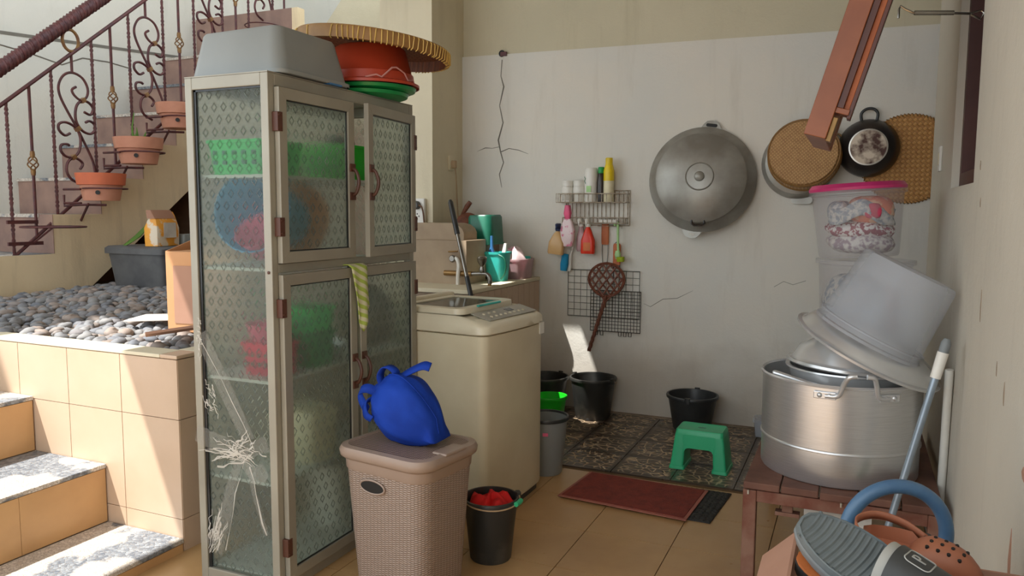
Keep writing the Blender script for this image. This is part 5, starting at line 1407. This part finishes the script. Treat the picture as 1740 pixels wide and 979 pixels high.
for k in range(2): B().tube([(tx0+.02+.33*k, ty0-.004, tz-.034), (tx0+.02+.33*k, ty0-.004, tz-.05)], .004, 6).build('bolt', 'wire', tab, 40)
B().box(0, 0, 0, .24, .003, .26).build('printed_sheet', 'paper', None, 0, loc=(.955, -.23, .13), rot=(R(-6), 0, R(4)), label='white printed paper sheet hanging under the table front', cat='paper')
pr_ = B()
for (x, z, w) in ((.03, .22, .04), (.09, .225, .03), (.15, .2, .05), (.02, .18, .06), (.12, .16, .07)):
    pr_.box(x, -.001, z, x+w, 0, z+.012)
pr_.build('print', 'lens', bpy.data.objects['printed_sheet'], 0, kind='stuff')
PCX, PCY, PR = 1.06, .045, .30
pot = thing('stock_pot', 'huge brushed aluminium steamer pot on the rusty table', 'pot', (PCX, PCY, tz+.0005))
PH = .385
B().lathe([(PR*.975, 0), (PR*.99, .008), (PR*.992, .125)], 72, True, False).build('lower_wall', 'steel', pot, 45)
B().lathe([(PR*.992, .125), (PR*1.008, .128), (PR*1.008, .134), (PR*.995, .138)], 72, False, False).build('seam_ring', 'steel', pot, 45)
B().lathe([(PR*.995, .138), (PR, PH-.004)], 72, False, False).build('upper_wall', 'steel', pot, 45)
B().lathe([(PR, PH-.008), (PR*1.02, PH-.006), (PR*1.025, PH), (PR*1.01, PH+.006), (PR*.985, PH), (PR*.985, .2), (.001, .2)], 72, False, True).build('rim', 'alu_pot', pot, 45)
for a in (R(-97), R(-58)):
    c, s_ = math.cos(a), math.sin(a); tv = Vector((-s_, c, 0)); nv2 = Vector((c, s_, 0))
    pb_ = nv2*PR*1.01
    sg_ = 1 if a < R(-80) else -1
    hbar = B()
    hbar.tube(catmull([pb_+Vector((0, 0, PH-.035))-tv*.01*sg_, pb_+tv*.035*sg_+nv2*.006+Vector((0, 0, PH-.028)), pb_+tv*.055*sg_+nv2*.02+Vector((0, 0, PH+.02)), pb_+tv*.075*sg_+nv2*.035+Vector((0, 0, PH+.05)), pb_+tv*.10*sg_+nv2*.03+Vector((0, 0, PH+.055))], 5), .0095, 8)
    ho_ = hbar.build('handle', 'alu_pot', pot, 50)
    for d in (-.03, .005):
        q = pb_+tv*d*sg_+Vector((0, 0, PH-.033))
        B().sphere((0, 0, 0), .011, .011, .011, 10, 6).build('rivet', 'alu_pot', ho_, 60, loc=tuple(q))
    B().at(tuple(pb_+Vector((0, 0, PH-.033))-tv*.012*sg_), (0, 0, a)).box(-.003, -.04, -.014, .004, .04, .014).build('handle_plate', 'alu_pot', pot, 0, .003)
# nested pans inside the pot
ip = thing('steamer_insert', 'inner aluminium pot nested in the huge stock pot', 'pot', (PCX+.03, PCY+.02, tz+.205))
B().lathe([(.20, 0), (.232, .20), (.245, .204), (.243, .21), (.228, .208), (.195, .01), (.001, .008)], 52).build('shell', 'alu_pot', ip, 45)
B().box(-.03, -.225, .165, .0, -.215, .19).build('lug', 'alu_pot', ip, 0, .004)
sl = thing('pan_lid', 'domed aluminium lid resting in the nested pots', 'lid', (PCX+.005, PCY-.01, tz+.427), (R(-2), R(5), 0))
B().lathe([(.208, -.01), (.21, .0), (.198, .004), (.19, .012), (.17, .055), (.12, .09), (.06, .103), (.0, .106)], 52).build('dome', 'alu_pot', sl, 45)
B().lathe([(.206, -.014), (.215, -.008), (.212, .002), (.198, .002)], 52, False, False).build('rolled_rim', 'alu_pot', sl, 45)
pl_ = thing('skimmer', 'flat aluminium strip handle lying inside the pot rim', 'handle', (PCX-.17, PCY-.17, tz+.36), (0, 0, R(-25)))
B().at((0, 0, 0), (R(10), R(8), 0)).box(-.09, -.012, 0, .12, .012, .03).build('bent_plate', 'alu_pot', pl_, 0, .008)
# large tilted lid
bl_ = thing('pot_lid', 'large aluminium pot lid tilted across the stock pot', 'lid', (1.15, -.02, tz+.495), (R(4), R(25.5), 0))
B().lathe([(.275, -.006), (.282, .0), (.27, .006), (.262, .014), (.245, .04), (.19, .062), (.0, .07)], 60).build('dome', 'alu_pot', bl_, 45)
B().lathe([(.272, -.008), (.284, -.006), (.286, .003), (.27, .006)], 60, False, False).build('rolled_rim', 'alu_pot', bl_, 45)
# upturned milky tub on the lid
mt_ = thing('plastic_canister', 'milky translucent canister upturned on the tilted pot lid', 'canister', (1.155+.07, -.03, tz+.482+.035), (0, R(27), 0))
B().lathe([(.200, .0), (.209, .004), (.209, .014), (.200, .018), (.196, .03), (.176, .295), (.170, .308), (.155, .312)], 52, False, True).build('shell', 'milky', mt_, 40)
B().lathe([(.196, .034), (.206, .036), (.206, .042), (.196, .044)], 52, False, False).build('rim_ring', 'milky', mt_, 40)
mt_.location = (1.145, -.06, tz+.545)
# stack of clear containers behind
def canister(lab, z, r0, r1, h, tilt, lidmt, loc=(1.125, .60)):
    t_ = thing('clear_container', lab, 'container', (loc[0], loc[1], z), (0, R(tilt), 0), 'clear storage containers behind the pot')
    B().lathe([(r0*.97, 0), (r0, .01), (r1, h-.03)], 48, True, False).build('body', 'clear', t_, 40)
    B().lathe([(r1, h-.034), (r1*1.07, h-.03), (r1*1.07, h-.012), (r1*1.0, h-.01)], 48, False, False).build('collar', 'clear', t_, 40)
    if lidmt: B().lathe([(r1*1.06, h-.012), (r1*1.07, h), (r1*1.0, h+.018), (r1*.95, h+.012), (r1*.5, h+.010), (0.001, h+.010)], 48).build('lid', lidmt, t_, 45)
    return t_
z3 = tz+.0005
canister('bottom clear container hidden behind the stock pot', z3, .175, .19, .41, 0, None, (1.125, .62))
c2 = canister('middle clear container of pale clothes behind the pot', z3+.412, .18, .20, .415, 0, None, (1.135, .62))
c3 = canister('top clear container of colourful cloth with a pink lid', z3+.412+.418, .172, .196, .315, -3.5, 'pink_pl', (1.105, .62))
def roll(name, mt, lab, loc, rx, ry, rz, rot=(0, 0, 0), wob=.1):
    def fn(u, v):
        a = 2*PI*v; s_ = math.sin(PI*u)**.55 if 0 < u < 1 else 0.02
        w = 1+wob*math.cos(3*a+5*u)+wob*.6*math.cos(7*a-4*u)
        return (rx*s_*math.cos(a)*w, ry*s_*math.sin(a)*w, rz*(1-math.cos(PI*u)))
    v_, f_ = blob(fn, 26, 12); b_ = B(); b_.add(v_, f_)
    return b_.build(name, mt, None, 60, loc=loc, rot=rot, label=lab, cat='cloth', group='folded cloths in the clear containers')
zz = z3+.83
roll('folded_cloth', 'whitecloth', 'white crumpled cloth at the bottom of the top container', (1.118, .62, zz+.014), .143, .143, .05, wob=.08)
roll('folded_cloth', 'maroon', 'maroon striped cloth in the middle of the top container', (1.113, .62, zz+.082), .146, .146, .042, wob=.08)
roll('folded_cloth', 'floral', 'orange floral cloth rolled at the top of the container', (1.15, .585, zz+.148), .10, .125, .065, wob=.04)
roll('folded_cloth', 'bluecloth', 'grey blue cloth folded at the left of the top container', (1.02, .60, zz+.145), .055, .12, .055, wob=.06)
roll('folded_cloth', 'pinkcloth', 'rose red cloth peeking in the top container', (1.155, .462, zz+.175), .036, .014, .034)
roll('folded_cloth', 'bluecloth', 'pale striped cloths folded in the middle container', (1.095, .60, z3+.43), .13, .14, .16, wob=.06)
roll('folded_cloth', 'card_pale', 'tan cloth at the right of the middle container', (1.245, .64, z3+.46), .045, .09, .12)
# folded cloth edges hanging like a drape in the top container
dr = B(); vs = []; NU = 24
for j in range(7):
    for i in range(NU+1):
        u = i/NU; a = R(-150)+u*R(120); r_ = .155+.006*math.sin(u*20+j)
        vs.append((r_*math.cos(a), r_*math.sin(a), .02+.02*j*.6+.028*math.exp(-((u-.5)/.18)**2)*1.6))
fs = [(j*(NU+1)+i, j*(NU+1)+i+1, (j+1)*(NU+1)+i+1, (j+1)*(NU+1)+i) for j in range(6) for i in range(NU)]
dr.add(vs, fs); o = dr.build('draped_cloth', 'bluecloth', None, 60, loc=(1.11, .605, zz+.125), label='slate grey cloth edge draped inside the top container', cat='cloth')
md = o.modifiers.new('t', 'SOLIDIFY'); md.thickness = .006

# ================================================================== poles at the right wall
pp = thing('mop_pole', 'blue-grey metal mop pole with white collar leaning on the pot lid', 'pole', (0, 0, 0))
a_, b_ = Vector((1.155, -.40, .0)), Vector((1.392, -.335, 1.055))
d_ = (b_-a_)
B().tube([a_, a_+d_*.87], .0125, 12).build('tube', 'pole_blue', pp, 40)
B().tube([a_+d_*.87, a_+d_*.955], [.017, .0185], 12).build('collar', 'white_pl', pp, 40)
B().tube([a_+d_*.955, a_+d_*.985, a_+d_*1.0], [.016, .0165, .010], 12).build('hanger_cap', 'slide_side', pp, 40)
B().rr([(.12, .06, .01, 0), (.12, .06, .01, .02)], 3).build('foot', 'pole_blue', pp, 30, loc=(1.155, -.40, 0))
wp = thing('plastic_pipe', 'white plastic pipe standing by the right wall', 'pipe', (0, 0, 0))
B().tube([(1.432, .15, 0), (1.434, .12, .35), (1.432, .06, .90)], .015, 12).build('pipe', 'white_pl', wp, 40)
wp.location = (0, -.12, 0)
B().lathe([(.018, 0), (.018, .03)], 12).build('pipe_foot', 'white_pl', wp, 40, loc=(1.43, .15, 0))

# ================================================================== shoe carton, slippers, basket handle (near the camera)
ct = thing('shoe_carton', 'pale brown open carton full of slippers in the right corner', 'carton', (0, 0, 0))
KX0, KX1, KY0, KY1, KZ = 1.008, 1.43, -2.25, -1.60, .80
B().box(KX0, KY0, 0, KX0+.006, KY1-.12, KZ+.05).build('side', 'card_pale', ct, 0)
B().box(KX1-.006, KY0, 0, KX1, KY1, KZ).build('side', 'card_pale', ct, 0)
B().box(KX0+.006, KY1-.006, 0, KX1-.006, KY1, KZ-.02).build('back', 'card_pale', ct, 0)
B().box(KX0+.006, KY0, 0, KX1-.006, KY0+.006, KZ).build('front', 'card_pale', ct, 0)
B().prism([(KX0, KZ+.05), (KX0-.06, KZ-.01), (KX0-.06, KZ-.016), (KX0, KZ+.044)], KY0, KY1-.14, 'y').build('flap', 'card_pale', ct, 0)
B().box(KX0+.006, KY0+.006, .0, KX1-.006, KY1-.006, .70).build('packing', 'brown_dark', ct, 0)

def sole_pts(L, w, n=28):
    out = []
    for i in range(n):
        a = 2*PI*i/n; c, s_ = math.cos(a), math.sin(a)
        x = L/2-L/2*c; t2 = x/L
        wd = w*(.40+.10*math.cos(PI*(1-t2))*-1+.06*math.sin(2*PI*t2-.6))
        y = math.copysign(abs(s_)**.75, s_)*wd
        out.append((x, y))
    return out
def slide(lab, loc, rot, group=None):
    t_ = thing('slide_sandal', lab, 'sandal', loc, rot, group)
    Ls, Ws = .285, .112
    sp = sole_pts(Ls, Ws)
    cx = Ls/2
    def lp_(k, z): return [(cx+(x-cx)*k, y*k, z+.012*((x/Ls-.45)**2)*2) for x, y in sp]
    B().loft([lp_(.95, 0), lp_(.985, .004), lp_(.985, .012)]).build('outsole', 'slide_side', t_, 50)
    B().loft([lp_(1.0, .012), lp_(1.01, .014), lp_(1.01, .019), lp_(.995, .021)]).build('midsole_line', 'slide_side', t_, 50)
    B().loft([lp_(.99, .021), lp_(1.0, .026), lp_(.985, .035), lp_(.955, .036), lp_(.945, .032)]).build('footbed', 'slide', t_, 50)
    rb_ = B()
    for k in range(26):
        x = .018+k*.0098; t2 = x/Ls
        ys = [abs(y) for (xx, y) in sp if abs(xx-x) < .016]; yw = (max(ys) if ys else .03)*.87
        z = .0325+.012*((t2-.45)**2)*2
        rb_.tube([(x+.004*math.sin(PI*j/6), yw*(-1+2*j/6), z) for j in range(7)], .0032, 5)
    rb_.build('ridges', 'slide', t_, 60, kind='stuff')
    # strap: arch over the forefoot
    def arch(x0_, x1_, r_, th, mt, nm, zo=0, a0=0, a1=PI):
        loops = []
        for i in range(19):
            a = a0+(a1-a0)*i/18
            yy = math.cos(a); zz_ = math.sin(a)
            l = []
            for (x, k) in ((x0_, r_), (x1_, r_*.96), (x1_, r_*.96+th), (x0_, r_+th)):
                lean = .012*zz_*(1 if x == x1_ else -1)
                l.append((x+lean, yy*k*.92, .018+zo+zz_*k*1.18))
            loops.append(l)
        b_ = B(); b_.loft(loops); return b_.build(nm, mt, t_, 40)
    s1 = arch(.145, .25, .054, .005, 'strap_lt', 'strap')
    s2 = arch(.158, .240, .059, .003, 'strap_dk', 'strap_panel', 0, R(14), R(150))
    # printed emblem and lettering standing proud of the strap panel
    def txt(s_, size, x, ang, spin, zz_):
        cu = bpy.data.curves.new('lettering', 'FONT'); cu.body = s_; cu.size = size; cu.extrude = .0006; cu.align_x = 'CENTER'; cu.align_y = 'CENTER'
        tmp = bpy.data.objects.new('lettering', cu); COL.objects.link(tmp)
        dg = bpy.context.evaluated_depsgraph_get(); me = bpy.data.meshes.new_from_object(tmp.evaluated_get(dg)); bpy.data.objects.remove(tmp)
        # wrap onto the arch
        for v in me.vertices:
            px, py = v.co.x*math.cos(spin)-v.co.y*math.sin(spin), v.co.x*math.sin(spin)+v.co.y*math.cos(spin)
            a = ang-py/.062; rr_ = .0622+v.co.z
            lean = .012*math.sin(a)*((x+px-.197)/.05)
            v.co = (x+px+lean, math.cos(a)*rr_*.92, .018+math.sin(a)*rr_*1.18)
        me.materials.clear(); me.materials.append(M['strap_lt'])
        o_ = bpy.data.objects.new('lettering', me); COL.objects.link(o_); o_.parent = s2; o_['kind'] = 'stuff'
    return t_, txt, s2
t1, txt, s2 = slide('grey slide sandal with a dark lettered strap on top of the pile', (1.016, -1.845, .893), (R(22), R(19), R(-22)))
t1.scale = (1.12, 1.1, 1.1)
txt('P', .024, .182, R(76), R(90), 0)
txt('sports', .022, .222, R(92), R(90), 0)
em = B()
lpq = []
for x, y in rrect(.03, .036, .007, 4):
    a = R(76)+y/.062; rr_ = .0625
    lpq.append((.182+x+.012*math.sin(a)*((x+.182-.197)/.05), math.cos(a)*rr_*.92, .018+math.sin(a)*rr_*1.18))
em.tube(lpq, .0011, 4, closed=True); em.build('emblem_frame', 'strap_lt', s2, 40)
t2_, txt2, s22 = slide('grey slide sandal lying lowest at the front of the pile', (1.022, -1.99, .775), (R(14), R(8), R(-20)))
# cork sandal below
cs = thing('cork_sandal', 'orange footbed sandal with dark sole under the grey slide', 'sandal', (1.02, -1.86, .838), (R(14), R(8), R(-22)))
sp = sole_pts(.27, .105)
B().loft([[(x, y, 0) for x, y in sp], [(x, y, .022) for x, y in sp]]).build('sole', 'strap_dk', cs, 50)
B().loft([[(x*.985+.002, y*.97, .022) for x, y in sp], [(x*.985+.002, y*.97, .028) for x, y in sp], [(.02+x*.85, y*.85, .026) for x, y in sp]]).build('footbed', 'sandal_or', cs, 50)
# brown clog
def clog(lab, loc, rot):
    t_ = thing('clog', lab, 'clog', loc, rot)
    Lc, Wc = .27, .108
    sp = sole_pts(Lc, Wc)
    B().loft([[(x, y, 0) for x, y in sp], [(x, y, .024) for x, y in sp], [(x*.98+.003, y*.96, .026) for x, y in sp]]).build('sole', 'strap_dk', t_, 50)
    # upper: closed toe box arching over the front half, low sides at the heel
    loops = []
    n = 16
    for i in range(n+1):
        t3 = i/n; x = .005+t3*(Lc-.008)
        ys = max(.006, .052*math.sin(min(1, max(0, (t3*.985+.012)))*PI)**.45*(1+.12*(t3-.5)))
        hh_ = .03+ (.045*min(1, max(0, (t3-.38)/.16)) if t3 > .38 else .012) - (.055*max(0, (t3-.72)/.28)**2)
        l = []
        for k in range(11):
            a = PI*k/10
            zz_ = .024+math.sin(a)**.7*hh_ if t3 > .38 else .024+min(math.sin(a)*3, 1)*hh_
            yy = math.cos(a)*ys
            if t3 <= .38 and 2 <= k <= 8:
                zz_ = .030; yy = math.cos(a)*ys*.9
            l.append((x, yy, zz_))
        loops.append(l)
    b_ = B(); vs = [p for l in loops for p in l]; N = 11
    fs = [(i*N+k, i*N+k+1, (i+1)*N+k+1, (i+1)*N+k) for i in range(n) for k in range(10)]
    b_.add(vs, fs); up_ = b_.build('upper', 'clog', t_, 50); md = up_.modifiers.new('t', 'SOLIDIFY'); md.thickness = .004
    hl = B()
    for k in range(4):
        for r_ in range(3):
            x = .15+k*.022+r_*.004; y = -.018+r_*.018
            t3 = (x-.005)/(Lc-.008)
            ys = .052*math.sin(min(1, t3*.985+.012)*PI)**.45*(1+.12*(t3-.5))
            hh_ = .03+.045*min(1, max(0, (t3-.38)/.16))-.055*max(0, (t3-.72)/.28)**2
            hl.at((x, y, .024+(1-min(.98, (y/ys)**2))**.35*hh_)).lathe([(.0042, -.004), (.0042, .0012)], 8)
    hl.m = Matrix(); hl.build('vent_holes', 'lampblack', up_, 0, kind='stuff')
    st_ = B()
    q = catmull([(.135, .055, .05), (.08, .060, .068), (.02, .045, .078), (-.012, 0, .08), (.02, -.045, .078), (.08, -.060, .068), (.135, -.055, .05)], 6)
    vs = []
    for p in q: vs += [p+Vector((0, 0, -.011)), p+Vector((0, 0, .011))]
    st_.add(vs, [(2*i, 2*i+1, 2*i+3, 2*i+2) for i in range(len(q)-1)]); so_ = st_.build('heel_strap', 'clog', t_, 50); md = so_.modifiers.new('t', 'SOLIDIFY'); md.thickness = .004
    for s_ in (-1, 1): B().lathe([(.009, -.006), (.009, .004), (.005, .007)], 12).build('rivet', 'strap_dk', t_, 40, loc=(.135, s_*.057, .052), rot=(-s_*PI/2, 0, 0))
    return t_
clog('brown clog with vent holes and raised heel strap behind the slide', (1.125, -1.635, .797), (R(20), R(7), R(-16))).scale = (.84, .88, .85)
cs2 = thing('cork_sandal', 'orange and black sandal toe sticking out by the right wall', 'sandal', (1.12, -1.70, .765), (R(4), R(2), R(-8)))
sp = sole_pts(.225, .1)
B().loft([[(x, y, 0) for x, y in sp], [(x, y, .03) for x, y in sp]]).build('sole', 'strap_dk', cs2, 50)
B().loft([[(x*.985+.002, y*.97, .03) for x, y in sp], [(x*.985+.002, y*.97, .037) for x, y in sp], [(.02+x*.85, y*.85, .034) for x, y in sp]]).build('footbed', 'sandal_or', cs2, 50)
uk = thing('umbrella_handle', 'black rounded umbrella handle standing in the carton', 'umbrella', (1.267, -1.565, .70))
uk.location = (1.272, -1.612, .70)
B().tube([(0, 0, .0), (0, 0, .095)], .006, 8).build('shaft', 'lampblack', uk, 40)
B().sphere((0, 0, .11), .012, .012, .017).build('knob', 'strap_dk', uk, 60)
# blue hoop handle of a plastic basket
hb4 = thing('carry_basket', 'blue plastic basket with a thick hoop handle by the wall', 'basket', (1.20, -1.50, 0), (0, 0, R(22)))
cxz = .785; RH = .108
B().tube([(RH*math.cos(a), 0, cxz+RH*math.sin(a)) for a in [R(-8)+(PI+R(16))*i/30 for i in range(31)]], .0155, 14).build('hoop_handle', 'hoop', hb4, 60)
B().tube([(RH, 0, cxz-.015), (RH, 0, .4)], .0155, 12).tube([(-RH, 0, cxz-.015), (-RH, 0, .4)], .0155, 12).build('handle_arms', 'hoop', hb4, 60)
B().rr([(.19, .10, .03, 0), (.25, .12, .035, .42), (.24, .11, .035, .42), (.18, .09, .03, .01)], 4).build('basket_body', 'hoop', hb4, 45, loc=(0, .055, 0))
B().rr([(.03, .004, .001, 0), (.04, .004, .001, .08), (.02, .004, .001, .12)], 2).build('green_leaf', 'leaf', None, 40, loc=(1.17, -.29, .452), rot=(R(20), R(50), R(10)), label='green leaf scrap lying under the table edge', cat='leaf')
# peeling paint on the right wall
for k, (y, z, w, h) in enumerate(((-1.30, .60, .03, .16), (-1.08, 1.0, .012, .06), (-.95, 1.05, .008, .04), (-.6, 1.15, .012, .10), (-.45, 1.5, .01, .03), (-.4, 1.62, .01, .03), (-1.38, .9, .03, .03))):
    B().prism([(y, z), (y+w*.6, z+h*.1), (y+w, z+h*.5), (y+w*.5, z+h), (y+w*.1, z+h*.6)], XW-.0015, XW+.002, 'x').build('paint_chip', 'card_pale' if k in (0, 6) else 'cement', wr, 0)
